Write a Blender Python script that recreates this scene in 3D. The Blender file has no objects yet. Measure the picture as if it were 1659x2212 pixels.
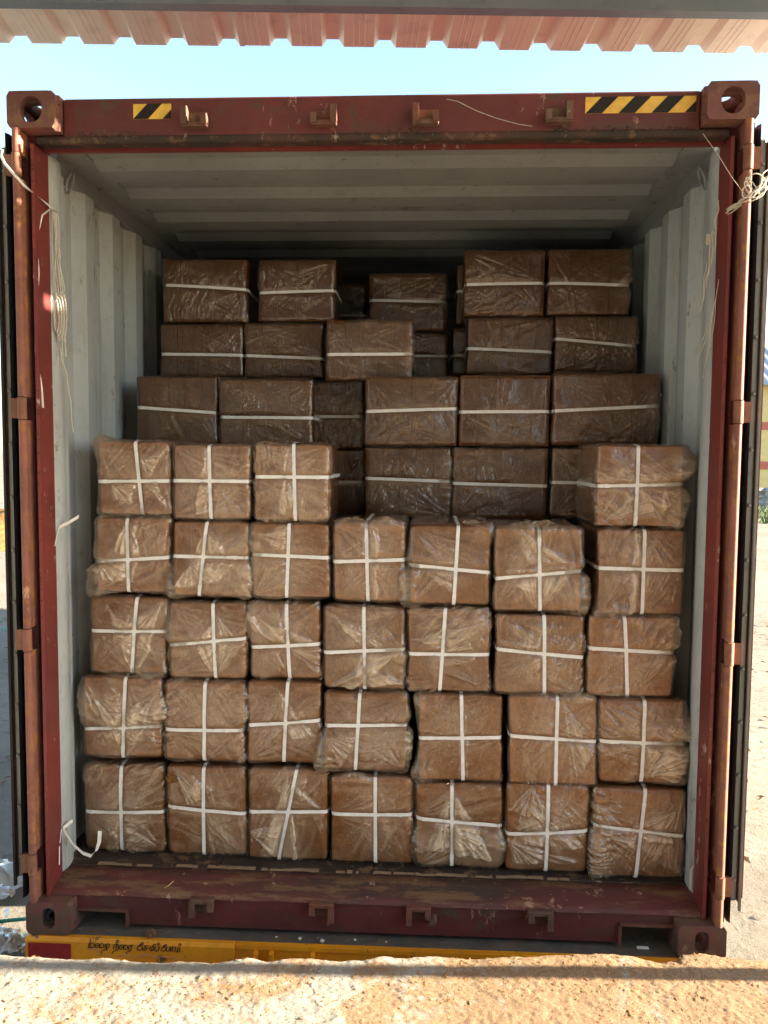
import bpy, math, random
import numpy as np
from mathutils import Vector, Matrix
R = math.radians
scene = bpy.context.scene
# ------------------------------------------------------------------ camera
cam_d = bpy.data.cameras.new('camera'); cam = bpy.data.objects.new('camera', cam_d)
scene.collection.objects.link(cam); scene.camera = cam
CY, CP, CR = .0494, -.0705, .0082
fw = Vector((-math.sin(CY)*math.cos(CP), math.cos(CY)*math.cos(CP), math.sin(CP)))
rt = Vector((math.cos(CY), math.sin(CY), 0)); up = rt.cross(fw)
r2 = rt*math.cos(CR)+up*math.sin(CR); u2 = -rt*math.sin(CR)+up*math.cos(CR)
mw = Matrix((r2, u2, -fw)).transposed().to_4x4(); mw.translation = Vector((.1748, -2.699, 1.708))
cam.matrix_world = mw
cam_d.sensor_fit = 'HORIZONTAL'; cam_d.sensor_width = 36; cam_d.lens = 1750/1659*36
cam_d.clip_start = .05; cam_d.clip_end = 3000
# ------------------------------------------------------------------ light
SUN_EL, SUN_AZ = R(13), R(2.3)          # azimuth: from +X towards +Y
w = bpy.data.worlds.new('World'); scene.world = w; w.use_nodes = True
nt = w.node_tree; bg = nt.nodes['Background']
sky = nt.nodes.new('ShaderNodeTexSky'); sky.sky_type = 'NISHITA'; sky.sun_disc = False
sky.sun_elevation = SUN_EL; sky.sun_rotation = math.pi/2-SUN_AZ
sky.air_density = 1.0; sky.dust_density = .6; sky.ozone_density = 1.0
nt.links.new(sky.outputs[0], bg.inputs[0]); bg.inputs[1].default_value = .072
sl = bpy.data.lights.new('sun', 'SUN'); sun = bpy.data.objects.new('sun', sl); scene.collection.objects.link(sun)
sl.energy = 5.0; sl.angle = R(.8); sl.color = (1, .88, .68)
sd = Vector((math.cos(SUN_EL)*math.cos(SUN_AZ), math.cos(SUN_EL)*math.sin(SUN_AZ), math.sin(SUN_EL)))
sun.rotation_euler = sd.to_track_quat('Z', 'Y').to_euler(); sun.location = sd*60
scene.view_settings.view_transform = 'Standard'; scene.view_settings.look = 'None'
scene.view_settings.gamma = 1; scene.view_settings.use_curve_mapping = False
scene.view_settings.exposure = 3.1
scene.cycles.max_bounces = 10; scene.cycles.diffuse_bounces = 5; scene.cycles.transparent_max_bounces = 12
scene.cycles.caustics_reflective = False; scene.cycles.caustics_refractive = False

col = scene.collection
rng = random.Random(7)
# ------------------------------------------------------------------ materials
class NB:
    def __init__(s, name):
        s.m = bpy.data.materials.new(name); s.m.use_nodes = True; s.t = s.m.node_tree
        s.b = s.t.nodes['Principled BSDF']; s.out = s.t.nodes['Material Output']
        s.tc = s.n('TexCoord')
    def n(s, typ, **kw):
        d = s.t.nodes.new('ShaderNode'+typ)
        for k, v in kw.items(): setattr(d, k, v)
        return d
    def l(s, a, b): s.t.links.new(a, b)
    def noise(s, scale, detail=5, rough=.6, stretch=None, dist=0):
        vec = s.tc.outputs['Object']
        if stretch:
            mp = s.n('Mapping'); mp.inputs['Scale'].default_value = stretch; s.l(vec, mp.inputs[0]); vec = mp.outputs[0]
        d = s.n('TexNoise'); d.inputs['Scale'].default_value = scale; d.inputs['Detail'].default_value = detail
        d.inputs['Roughness'].default_value = rough; d.inputs['Distortion'].default_value = dist
        s.l(vec, d.inputs['Vector']); return d.outputs['Fac']
    def ramp(s, fac, lo, hi):
        d = s.n('MapRange'); d.interpolation_type = 'SMOOTHSTEP'
        d.inputs['From Min'].default_value = lo; d.inputs['From Max'].default_value = hi
        s.l(fac, d.inputs['Value']); return d.outputs[0]
    def mix(s, fac, a, b, mode='MIX'):
        d = s.n('Mix', data_type='RGBA', blend_type=mode)
        for sock, v in ((d.inputs[0], fac), (d.inputs[6], a), (d.inputs[7], b)):
            if isinstance(v, (int, float)): sock.default_value = v
            elif isinstance(v, tuple): sock.default_value = (*v, 1)
            else: s.l(v, sock)
        return d.outputs[2]
    def math(s, op, a, b=None):
        d = s.n('Math', operation=op)
        for i, v in enumerate((a, b)):
            if v is None: continue
            if isinstance(v, (int, float)): d.inputs[i].default_value = v
            else: s.l(v, d.inputs[i])
        return d.outputs[0]
    def bump(s, h, strength=.3, dist=.01):
        d = s.n('Bump'); d.inputs['Strength'].default_value = strength; d.inputs['Distance'].default_value = dist
        s.l(h, d.inputs['Height']); s.l(d.outputs[0], s.b.inputs['Normal']); return d
    def base(s, c):
        if isinstance(c, tuple): s.b.inputs['Base Color'].default_value = (*c, 1)
        else: s.l(c, s.b.inputs['Base Color'])
    def set(s, rough=.5, metal=0, spec=.5):
        s.b.inputs['Roughness'].default_value = rough; s.b.inputs['Metallic'].default_value = metal
        s.b.inputs['Specular IOR Level'].default_value = spec
    def z(s):
        d = s.n('SeparateXYZ'); s.l(s.tc.outputs['Object'], d.inputs[0]); return d.outputs

M = {}
def painted(name, c, dark, rust, rlo=.66, rhi=.74, rough=.5, sc=9, chip=None):
    b = NB(name); stx = (.25, 1, 1) if name == 'sill_paint' else None
    n1 = b.noise(sc*.35, 4, .6, stx); n2 = b.noise(sc*3, 8, .7, stx); n3 = b.noise(sc*.9, 8, .75, stx)
    k = b.mix(b.ramp(n1, .36, .62), c, dark)
    k = b.mix(b.math('MULTIPLY', b.ramp(n2, .5, .75), .45), k, tuple(x*.55 for x in dark))
    if name in ('red_paint', 'sill_paint', 'mud_paint', 'cast_paint'):
        gr = b.ramp(b.noise(7, 6, .7, (.3, 1, 1.6)), .50, .66); k = b.mix(b.math('MULTIPLY', gr, .6), k, (.07, .047, .036))
    if name == 'grey_paint':
        gr = b.ramp(b.noise(9, 5, .7, (1, 1, .12)), .52, .70); k = b.mix(b.math('MULTIPLY', gr, .5), k, (.23, .215, .18))
    k = b.mix(b.ramp(n3, rlo-.055, rhi-.065), k, rust)
    if chip:
        st = b.noise(60, 3, .5, (1, 1, .15))
        k = b.mix(b.math('MULTIPLY', b.ramp(b.math('ADD', b.math('MULTIPLY', b.noise(21, 7, .75, (1, 1, .45)), .75), b.math('MULTIPLY', b.noise(4, 3), .25)), .595, .615), .9), k, chip)
    b.base(k); b.set(rough, 0, .4); b.bump(n2, .25, .004); M[name] = b.m; return b.m
painted('red_paint', (.140, .034, .034), (.10, .028, .030), (.085, .05, .036), .60, .68, .55, chip=(.30, .17, .13))
painted('jamb_paint', (.20, .036, .033), (.155, .031, .030), (.12, .05, .03), .70, .76, .42, chip=(.42, .34, .30))
painted('sill_paint', (.135, .036, .033), (.055, .038, .031), (.19, .105, .058), .525, .64, .65, 14, chip=(.42, .25, .17))
painted('rust_dark', (.075, .036, .030), (.035, .026, .022), (.13, .075, .05), .60, .68, .8, 18, chip=(.30, .24, .19))
painted('old_red', (.17, .06, .04), (.10, .05, .036), (.13, .085, .055), .54, .68, .65, 16, chip=(.33, .24, .17))
painted('hinge_paint', (.27, .105, .078), (.20, .08, .06), (.30, .13, .05), .555, .67, .72, 14, chip=(.5, .3, .22))
painted('rust_orange', (.25, .105, .062), (.18, .08, .05), (.12, .06, .04), .58, .72, .7, 22)
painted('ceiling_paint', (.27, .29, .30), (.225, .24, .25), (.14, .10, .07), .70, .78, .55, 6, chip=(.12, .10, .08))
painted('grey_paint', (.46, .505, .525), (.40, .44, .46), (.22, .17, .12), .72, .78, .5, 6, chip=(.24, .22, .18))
painted('door_grey', (.30, .32, .30), (.24, .26, .25), (.16, .12, .09), .70, .78, .5, 8)
painted('yellow_paint', (.78, .36, .015), (.66, .27, .015), (.12, .08, .05), .68, .73, .4, 8, chip=(.05, .05, .05))
painted('galvanised', (.19, .25, .31), (.155, .21, .265), (.25, .24, .22), .72, .80, .4, 5)
painted('roof_paint', (.86, .79, .71), (.82, .75, .67), (.5, .38, .3), .72, .80, .45, 3)
painted('deck_metal', (.12, .115, .10), (.085, .08, .07), (.14, .10, .07), .55, .70, .65, 14)
painted('plywood', (.055, .038, .028), (.032, .024, .02), (.16, .10, .058), .60, .64, .6, 10, chip=(.3, .2, .12))
def plain(name, c, rough=.6, spec=.4, var=.25, sc=30, bump=.1):
    b = NB(name); n = b.noise(sc, 5)
    b.base(b.mix(b.ramp(n, .3, .7), tuple(x*(1-var) for x in c), c)); b.set(rough, 0, spec); b.bump(n, bump, .003); M[name] = b.m
plain('black_rubber', (.012, .012, .013), .6)
plain('black_film', (.010, .012, .016), .4)
plain('sticker_yellow', (.85, .55, .10), .35)
plain('reflector_red', (.30, .018, .025), .25)
plain('ink', (.014, .011, .010), .5)
plain('pink_line', (.55, .30, .22), .6)
plain('white_mark', (.62, .62, .56), .6)
plain('strap', (.90, .90, .88), .38, .5, .12, 60, .15)
plain('rope', (.74, .71, .62), .7, .3, .3, 200, .6)
plain('green_twine', (.05, .30, .20), .6)
plain('tyre', (.02, .02, .02), .8)
plain('straw', (.62, .48, .24), .7)
plain('stone_brown', (.20, .12, .075), .9, .2, .5, 60, .8)
plain('house_wall', (.66, .52, .24), .8, .3, .12, 4)
plain('blocker_wall', (.13, .13, .13), .8)
plain('house_band', (.50, .14, .10), .8)
plain('house_roof', (.40, .43, .46), .6)
plain('rubble', (.36, .36, .35), .9, .2, .6, 3, .9)
plain('grass', (.13, .17, .07), .8, .2, .5, 2)
plain('coir_heap', (.40, .20, .07), .95, .1, .5, 6, .9)
plain('bark', (.10, .07, .05), .9)
plain('leaf', (.06, .09, .03), .7, .3, .5, 5)
plain('leaf_litter', (.26, .15, .085), .9, .1, .5, 40)
# coir block
b = NB('coir')
n1 = b.noise(30, 8, .7); n2 = b.noise(170, 4, .7, (1, 1, .45)); n3 = b.noise(5, 3)
k = b.mix(b.ramp(n1, .3, .72), (.27, .092, .019), (.44, .168, .038))
k = b.mix(b.math('MULTIPLY', b.ramp(n2, .54, .66), .7), k, (.58, .29, .10))
k = b.mix(b.math('MULTIPLY', b.ramp(n3, .45, .7), .45), k, (.40, .185, .060))
oi = b.n('ObjectInfo'); hs = b.n('HueSaturation')
b.l(b.math('ADD', b.math('MULTIPLY', oi.outputs['Random'], .3), .86), hs.inputs['Value']); b.l(k, hs.inputs['Color'])
b.base(hs.outputs[0]); b.set(.9, 0, .2); b.bump(b.math('ADD', n1, b.math('MULTIPLY', n2, .5)), .6, .006); M['coir'] = b.m
M['shaded_coir_slab'] = ms = b.m.copy(); ms.name = 'shaded_coir_slab'  # darker coir copy: shade of the rear stack put into its colour
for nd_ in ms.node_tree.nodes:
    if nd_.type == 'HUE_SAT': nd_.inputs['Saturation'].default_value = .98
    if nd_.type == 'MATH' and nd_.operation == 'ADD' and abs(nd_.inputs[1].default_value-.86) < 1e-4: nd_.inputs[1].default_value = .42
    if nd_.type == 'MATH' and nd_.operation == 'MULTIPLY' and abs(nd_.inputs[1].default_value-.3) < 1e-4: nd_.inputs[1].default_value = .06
# clear plastic film
def film(name, haze, gl):
    b = NB(name); t = b.t; t.nodes.remove(b.b)
    tr = b.n('BsdfTransparent'); tr.inputs[0].default_value = (.97, .95, .93, 1)
    df = b.n('BsdfDiffuse'); df.inputs[0].default_value = (.76, .61, .45, 1)
    gs = b.n('BsdfGlossy'); gs.inputs['Roughness'].default_value = .06; gs.inputs[0].default_value = (1, 1, 1, 1)
    at = b.n('Attribute'); at.attribute_name = 'haze'
    n = b.noise(95, 5, .6, None, 1.2); bp = b.n('Bump'); bp.inputs['Strength'].default_value = .35; bp.inputs['Distance'].default_value = .004
    b.l(n, bp.inputs['Height']); b.l(bp.outputs[0], gs.inputs['Normal'])
    lw = b.n('Fresnel'); lw.inputs[0].default_value = 1.5; b.l(bp.outputs[0], lw.inputs['Normal'])
    m1 = b.n('MixShader'); m2 = b.n('MixShader')
    b.l(b.math('ADD', at.outputs['Fac'], haze), m1.inputs[0]); b.l(tr.outputs[0], m1.inputs[1]); b.l(df.outputs[0], m1.inputs[2])
    f = b.math('MINIMUM', b.math('MULTIPLY', lw.outputs[0], gl), .75)
    b.l(f, m2.inputs[0]); b.l(m1.outputs[0], m2.inputs[1]); b.l(gs.outputs[0], m2.inputs[2]); b.l(m2.outputs[0], b.out.inputs[0]); M[name] = b.m
film('clear_film', .006, 1.8)
film('litter_film', .55, 1.5)
# concrete platform with coir dust
b = NB('concrete')
n1 = b.noise(5, 8, .7); n2 = b.noise(130, 6, .75); n3 = b.noise(2.3, 6, .68, None, .6); n4 = b.noise(420, 3, .7); n5 = b.noise(38, 7, .75)
k = b.mix(b.ramp(n1, .35, .65), (.29, .28, .25), (.37, .355, .315))
k = b.mix(b.math('MULTIPLY', b.ramp(n2, .48, .68), .7), k, (.21, .16, .105))
x = b.z()
d = b.math('ADD', n3, b.math('MULTIPLY', x[0], .07))
d2 = b.math('ADD', b.math('MULTIPLY', d, .72), b.math('MULTIPLY', n5, .28))
k = b.mix(b.math('MULTIPLY', b.ramp(d2, .462, .565), .85), k, b.mix(b.ramp(n2, .35, .65), (.18, .095, .045), (.34, .21, .105)))
k = b.mix(b.math('MULTIPLY', b.ramp(n4, .60, .70), .6), k, (.60, .46, .26))
b.base(k); b.set(.92, 0, .15); b.bump(b.math('ADD', n2, b.math('MULTIPLY', n4, .7)), .9, .003); M['concrete'] = b.m
# dirt ground
b = NB('dirt')
n1 = b.noise(.5, 8, .7); n2 = b.noise(9, 8, .75); n3 = b.noise(60, 4, .7)
k = b.mix(b.ramp(n1, .35, .65), (.24, .205, .165), (.32, .285, .235))
k = b.mix(b.math('MULTIPLY', b.ramp(n2, .52, .68), .7), k, (.14, .11, .08))
k = b.mix(b.math('MULTIPLY', b.ramp(n3, .55, .7), .4), k, (.42, .385, .33))
b.base(k); b.set(.95, 0, .1); b.bump(b.math('ADD', n2, b.math('MULTIPLY', n3, .3)), 1, .06); M['dirt'] = b.m
M['crumb'] = None
plain('crumb', (.42, .22, .08), .95, .1, .5, 300)

# ------------------------------------------------------------------ mesh helpers
class MB:
    def __init__(s): s.v = []; s.f = []; s.sm = []
    def add(s, vs, fs, smooth=False):
        o = len(s.v); s.v += [tuple(p) for p in vs]; s.f += [tuple(i+o for i in f) for f in fs]; s.sm += [smooth]*len(fs); return s
    def box(s, x0, x1, y0, y1, z0, z1, bev=0):
        if x0 > x1: x0, x1 = x1, x0
        if bev <= 0:
            v = [(x, y, z) for x in (x0, x1) for y in (y0, y1) for z in (z0, z1)]
            return s.add(v, [(0,1,3,2),(4,6,7,5),(0,4,5,1),(2,3,7,6),(0,2,6,4),(1,5,7,3)])
        # chamfered box: 24 vertices
        c = ((x0+x1)/2, (y0+y1)/2, (z0+z1)/2); h = ((x1-x0)/2, (y1-y0)/2, (z1-z0)/2)
        bv = min(bev, min(h)*.95); V = {}; vs = []
        for sx in (-1, 1):
            for sy in (-1, 1):
                for sz in (-1, 1):
                    for a in range(3):
                        p = [sx*(h[0]-bv), sy*(h[1]-bv), sz*(h[2]-bv)]; p[a] = (sx, sy, sz)[a]*h[a]
                        V[(sx, sy, sz, a)] = len(vs); vs.append(tuple(c[i]+p[i] for i in range(3)))
        fs = []
        for a in range(3):
            for sg in (-1, 1):
                o = [i for i in range(3) if i != a]; q = []
                for t, u in ((-1,-1),(1,-1),(1,1),(-1,1)):
                    k = [0,0,0]; k[a] = sg; k[o[0]] = t; k[o[1]] = u; q.append(V[(*k, a)])
                n = sg if a != 1 else -sg
                fs.append(tuple(q) if n > 0 else tuple(q[::-1]))
        for a in range(3):
            o = [i for i in range(3) if i != a]
            for t in (-1, 1):
                for u in (-1, 1):
                    k0 = [0,0,0]; k1 = [0,0,0]
                    k0[a] = -1; k1[a] = 1; k0[o[0]] = k1[o[0]] = t; k0[o[1]] = k1[o[1]] = u
                    fs.append((V[(*k0, o[0])], V[(*k1, o[0])], V[(*k1, o[1])], V[(*k0, o[1])]))
        for sx in (-1, 1):
            for sy in (-1, 1):
                for sz in (-1, 1): fs.append((V[(sx,sy,sz,0)], V[(sx,sy,sz,1)], V[(sx,sy,sz,2)]))
        return s.add(vs, fs)
    def cyl(s, p0, p1, r, n=14, r1=None, smooth=True):
        p0, p1 = Vector(p0), Vector(p1); a = (p1-p0).normalized()
        t = Vector((0,0,1)) if abs(a.z) < .9 else Vector((1,0,0)); x = a.cross(t).normalized(); y = a.cross(x)
        r1 = r if r1 is None else r1; vs = []
        for p, rr in ((p0, r), (p1, r1)):
            for i in range(n):
                th = 2*math.pi*i/n; vs.append(p+(x*math.cos(th)+y*math.sin(th))*rr)
        s.add(vs, [(i, (i+1)%n, n+(i+1)%n, n+i) for i in range(n)], smooth)
        return s.add(vs, [tuple(range(n))[::-1], tuple(range(n, 2*n))])
    def tube(s, pts, r, n=6, flat=None):
        pts = [Vector(p) for p in pts]; vs = []
        for i, p in enumerate(pts):
            d = (pts[min(i+1, len(pts)-1)]-pts[max(i-1, 0)]).normalized()
            t = Vector((0,1,0)) if abs(d.y) < .9 else Vector((1,0,0))
            x = d.cross(t).normalized(); y = x.cross(d)
            for k in range(n):
                th = 2*math.pi*k/n; vs.append(p+x*math.cos(th)*r+y*math.sin(th)*(flat if flat else r))
        fs = [(i*n+k, i*n+(k+1)%n, (i+1)*n+(k+1)%n, (i+1)*n+k) for i in range(len(pts)-1) for k in range(n)]
        return s.add(vs, fs+[tuple(range(n))[::-1], tuple(range((len(pts)-1)*n, len(pts)*n))], True)
    def prism(s, poly, axis, a0, a1, smooth=False):
        """closed 2D polygon extruded along axis: 0 x (poly=y,z) 1 y (poly=x,z) 2 z (poly=x,y)"""
        n = len(poly); vs = []
        for a in (a0, a1):
            for p, q in poly: vs.append((a, p, q) if axis == 0 else (p, a, q) if axis == 1 else (p, q, a))
        s.add(vs, [(i, (i+1)%n, n+(i+1)%n, n+i) for i in range(n)], smooth)
        return s.add(vs, [tuple(range(n))[::-1], tuple(range(n, 2*n))])
    def strip(s, prof, axis, a0, a1, nseg=1, thick=None, smooth=False):
        """open profile swept straight along axis, doubled when thick is given (thick = 2D offset)"""
        vs = []; n = len(prof)
        offs = [(0, 0)]+([thick] if thick else [])
        for ox, oy in offs:
            for k in range(nseg+1):
                a = a0+(a1-a0)*k/nseg
                for p, q in prof:
                    p2, q2 = p+ox, q+oy
                    vs.append((a, p2, q2) if axis == 0 else (p2, a, q2) if axis == 1 else (p2, q2, a))
        fs = []
        for o in range(len(offs)):
            b0 = o*n*(nseg+1)
            fs += [(b0+k*n+i, b0+k*n+i+1, b0+(k+1)*n+i+1, b0+(k+1)*n+i) for k in range(nseg) for i in range(n-1)]
        if thick:
            b0 = n*(nseg+1)
            for k in (0, nseg): fs += [(k*n+i, k*n+i+1, b0+k*n+i+1, b0+k*n+i) for i in range(n-1)]
            for i in (0, n-1): fs += [(k*n+i, (k+1)*n+i, b0+(k+1)*n+i, b0+k*n+i) for k in range(nseg)]
        return s.add(vs, fs, smooth)
    def plate(s, w, h, hw, hh, t, mtx, rad=.012, n=32):
        """rounded plate w x h with an oval hole hw x hh (centred), thickness t, moved by mtx"""
        def rr(w, h, r):
            out = []
            for i in range(n):
                th = 2*math.pi*(i+.5)/n; c, q = math.cos(th), math.sin(th)
                k = min((w/2)/max(abs(c), 1e-6), (h/2)/max(abs(q), 1e-6)); x, y = c*k, q*k
                cx = max(-(w/2-r), min(w/2-r, x)); cy = max(-(h/2-r), min(h/2-r, y))
                d = Vector((x-cx, y-cy)); L = d.length
                if L > r: d = d/L*r
                out.append((cx+d.x, cy+d.y))
            return out
        A = rr(w, h, rad); Bq = rr(hw, hh, min(hw, hh)/2-.001) if hw else None
        vs = []
        for zz in (0, t):
            vs += [mtx@Vector((x, y, zz)) for x, y in A]
            if Bq: vs += [mtx@Vector((x, y, zz)) for x, y in Bq]
        fs = []
        if Bq:
            L = 2*n
            for i in range(n):
                j = (i+1)%n
                fs += [(i, n+i, n+j, j), (L+i, L+j, L+n+j, L+n+i), (i, j, L+j, L+i), (n+i, L+n+i, L+n+j, n+j)]
        else:
            fs = [tuple(range(n)), tuple(range(n, 2*n))[::-1]]+[(i, (i+1)%n, n+(i+1)%n, n+i) for i in range(n)]
        return s.add(vs, fs)
    def mesh(s, name, off=(0, 0, 0)):
        me = bpy.data.meshes.new(name)
        me.from_pydata([(p[0]-off[0], p[1]-off[1], p[2]-off[2]) for p in s.v], [], s.f)
        me.polygons.foreach_set('use_smooth', s.sm); me.update(); return me
ORG = {}
def thing(name, label, cat, loc=(0, 0, 0), group=None):
    o = bpy.data.objects.new(name, None); o.empty_display_size = .1; o.location = loc; col.objects.link(o); ORG[o.name] = Vector(loc)
    o['label'] = label; o['category'] = cat
    if group: o['group'] = group
    return o
def part(name, mb, m, parent=None, label=None, kind=None):
    off = ORG[parent.name] if parent else (0, 0, 0)
    me = mb if isinstance(mb, bpy.types.Mesh) else mb.mesh(name, off)
    o = bpy.data.objects.new(name, me); col.objects.link(o); me.materials.append(M[m] if isinstance(m, str) else m)
    if parent: o.parent = parent; ORG[o.name] = off
    if label: o['label'] = label
    if kind: o['kind'] = kind
    return o
def single(name, mb, m, label, cat, group=None):
    o = part(name, mb, m); o['label'] = label; o['category'] = cat
    if group: o['group'] = group
    return o
def fix_normals(o):
    import bmesh
    bm = bmesh.new(); bm.from_mesh(o.data); bmesh.ops.recalc_face_normals(bm, faces=bm.faces); bm.to_mesh(o.data); bm.free()

# ------------------------------------------------------------------ numpy noise
def hash2(ix, iy, seed):
    h = (ix.astype(np.int64)*374761393+iy.astype(np.int64)*668265263+seed*974711) & 0x7fffffff
    h = ((h ^ (h >> 13))*1274126177) & 0x7fffffff
    return ((h ^ (h >> 16)) & 0xffff)/65535.0
def n2(x, y, seed):
    ix, iy = np.floor(x), np.floor(y); fx, fy = x-ix, y-iy; fx = fx*fx*(3-2*fx); fy = fy*fy*(3-2*fy)
    a = hash2(ix, iy, seed); b = hash2(ix+1, iy, seed); c = hash2(ix, iy+1, seed); d = hash2(ix+1, iy+1, seed)
    return (a*(1-fx)+b*fx)*(1-fy)+(c*(1-fx)+d*fx)*fy
def fbm(x, y, seed, o=4, g=.5):
    t = 0; a = 1; s = 0
    for i in range(o): t = t+a*n2(x*2**i, y*2**i, seed+i*17); s += a; a *= g
    return t/s
def sst(x, a, b):
    t = np.clip((x-a)/(b-a), 0, 1); return t*t*(3-2*t)
def ridge(x): return 1-np.abs(2*x-1)

# ------------------------------------------------------------------ ground and platform
GZ = -1.15
def ground():
    xs = np.concatenate([-np.geomspace(2000, 6, 16), np.linspace(-5.5, 5.5, 45), np.geomspace(6, 2000, 16)])
    ys = np.concatenate([-np.geomspace(2000, 6, 12), np.linspace(-5.5, 13, 60), np.geomspace(14, 2000, 18)])
    X, Y = np.meshgrid(xs, ys); Z = GZ+(fbm(X*.6, Y*.6, 3)-.5)*.10*np.exp(-(X*X+Y*Y)/4000)
    mb = MB(); nx = len(xs)
    mb.add(np.stack([X, Y, Z], -1).reshape(-1, 3).tolist(), [(j*nx+i, j*nx+i+1, (j+1)*nx+i+1, (j+1)*nx+i) for j in range(len(ys)-1) for i in range(nx-1)], True)
    return part('ground', mb, 'dirt', kind='structure')
ground()
DZ = .17
EDGE = [(-8, -.55), (-3, -.44), (-1.12, -.356), (-.705, -.351), (-.268, -.323), (.397, -.265), (.718, -.235), (.83, -.24), (.914, -.270), (.965, -.255), (.995, -.215), (1.259, -.227), (3, -.13), (8, .1)]
def dock():
    ex = np.array([e[0] for e in EDGE]); ey = np.array([e[1] for e in EDGE])
    xs = np.concatenate([np.linspace(-8, -1.7, 20)[:-1], np.linspace(-1.7, 1.9, 720), np.linspace(1.9, 8, 20)[1:]])
    d = np.concatenate([np.linspace(0, .5, 130), np.linspace(.55, 9, 24)])
    X = np.repeat(xs[None], len(d), 0); D = np.repeat(d[:, None], len(xs), 1)
    e = np.interp(xs, ex, ey)+(fbm(xs*9, xs*0, 5, 5)-.5)*.035
    Y = e[None]-D
    Z = DZ+(fbm(X*3, Y*3, 11, 4)-.5)*.016+(fbm(X*22, Y*22, 12, 4, .5)-.5)*.004+(fbm(X*90, Y*90, 13, 3)-.5)*.0035
    Z -= .035*np.exp(-D/.012)*n2(X*14, Y*0, 3)+.012*np.exp(-D/.03)
    nx = len(xs); mb = MB()
    mb.add(np.stack([X, Y, Z], -1).reshape(-1, 3).tolist(), [(j*nx+i, (j+1)*nx+i, (j+1)*nx+i+1, j*nx+i+1) for j in range(len(d)-1) for i in range(nx-1)], True)
    # broken front face of the platform
    zz = np.linspace(0, 1, 8); F = []
    for k in zz:
        F.append(np.stack([xs, e+.012*np.sin(k*3)+(fbm(xs*8, xs*0+k*6, 9)-.5)*.03*k, (Z[0]*(1-k)+(GZ-.3)*k)], -1))
    mb.add(np.concatenate(F).tolist(), [(j*nx+i, j*nx+i+1, (j+1)*nx+i+1, (j+1)*nx+i) for j in range(7) for i in range(nx-1)], True)
    part('concrete_platform', mb, 'concrete', kind='structure')
    # loose coir crumbs and chips on the surface
    mb = MB(); rr = np.random.RandomState(4)
    for i in range(5200):
        x = rr.uniform(-1.35, 1.6); dd = rr.uniform(.0, .42)
        dens = n2(np.array([x*2.5]), np.array([dd*7]), 8)[0]+.12*x
        if dens < rr.uniform(.2, .85): continue
        xi = min(int(np.searchsorted(xs, x)), nx-1); di = min(int(np.searchsorted(d, dd)), len(d)-1)
        z = Z[di, xi]; y = Y[di, xi]; s = rr.uniform(.0012, .0034)*(1 if rr.rand() > .01 else 2.0)
        q = Matrix.Rotation(rr.uniform(0, 6.3), 3, 'Z')@Matrix.Rotation(rr.uniform(-.35, .35), 3, 'X')
        l = s*rr.choice([1, 1, 1.6, 3.5]); v = [q@Vector(p) for p in ((-l, 0, 0), (l, 0, 0), (0, s, 0), (0, -s*.6, s*.22), (0, 0, s*.42))]
        mb.add([(x+p.x, y+p.y, z+p.z+s*.05) for p in v], [(0, 2, 4), (2, 1, 4), (1, 3, 4), (3, 0, 4), (0, 3, 1, 2)])
    part('coir_crumbs', mb, 'crumb', kind='stuff')
dock()

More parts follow.
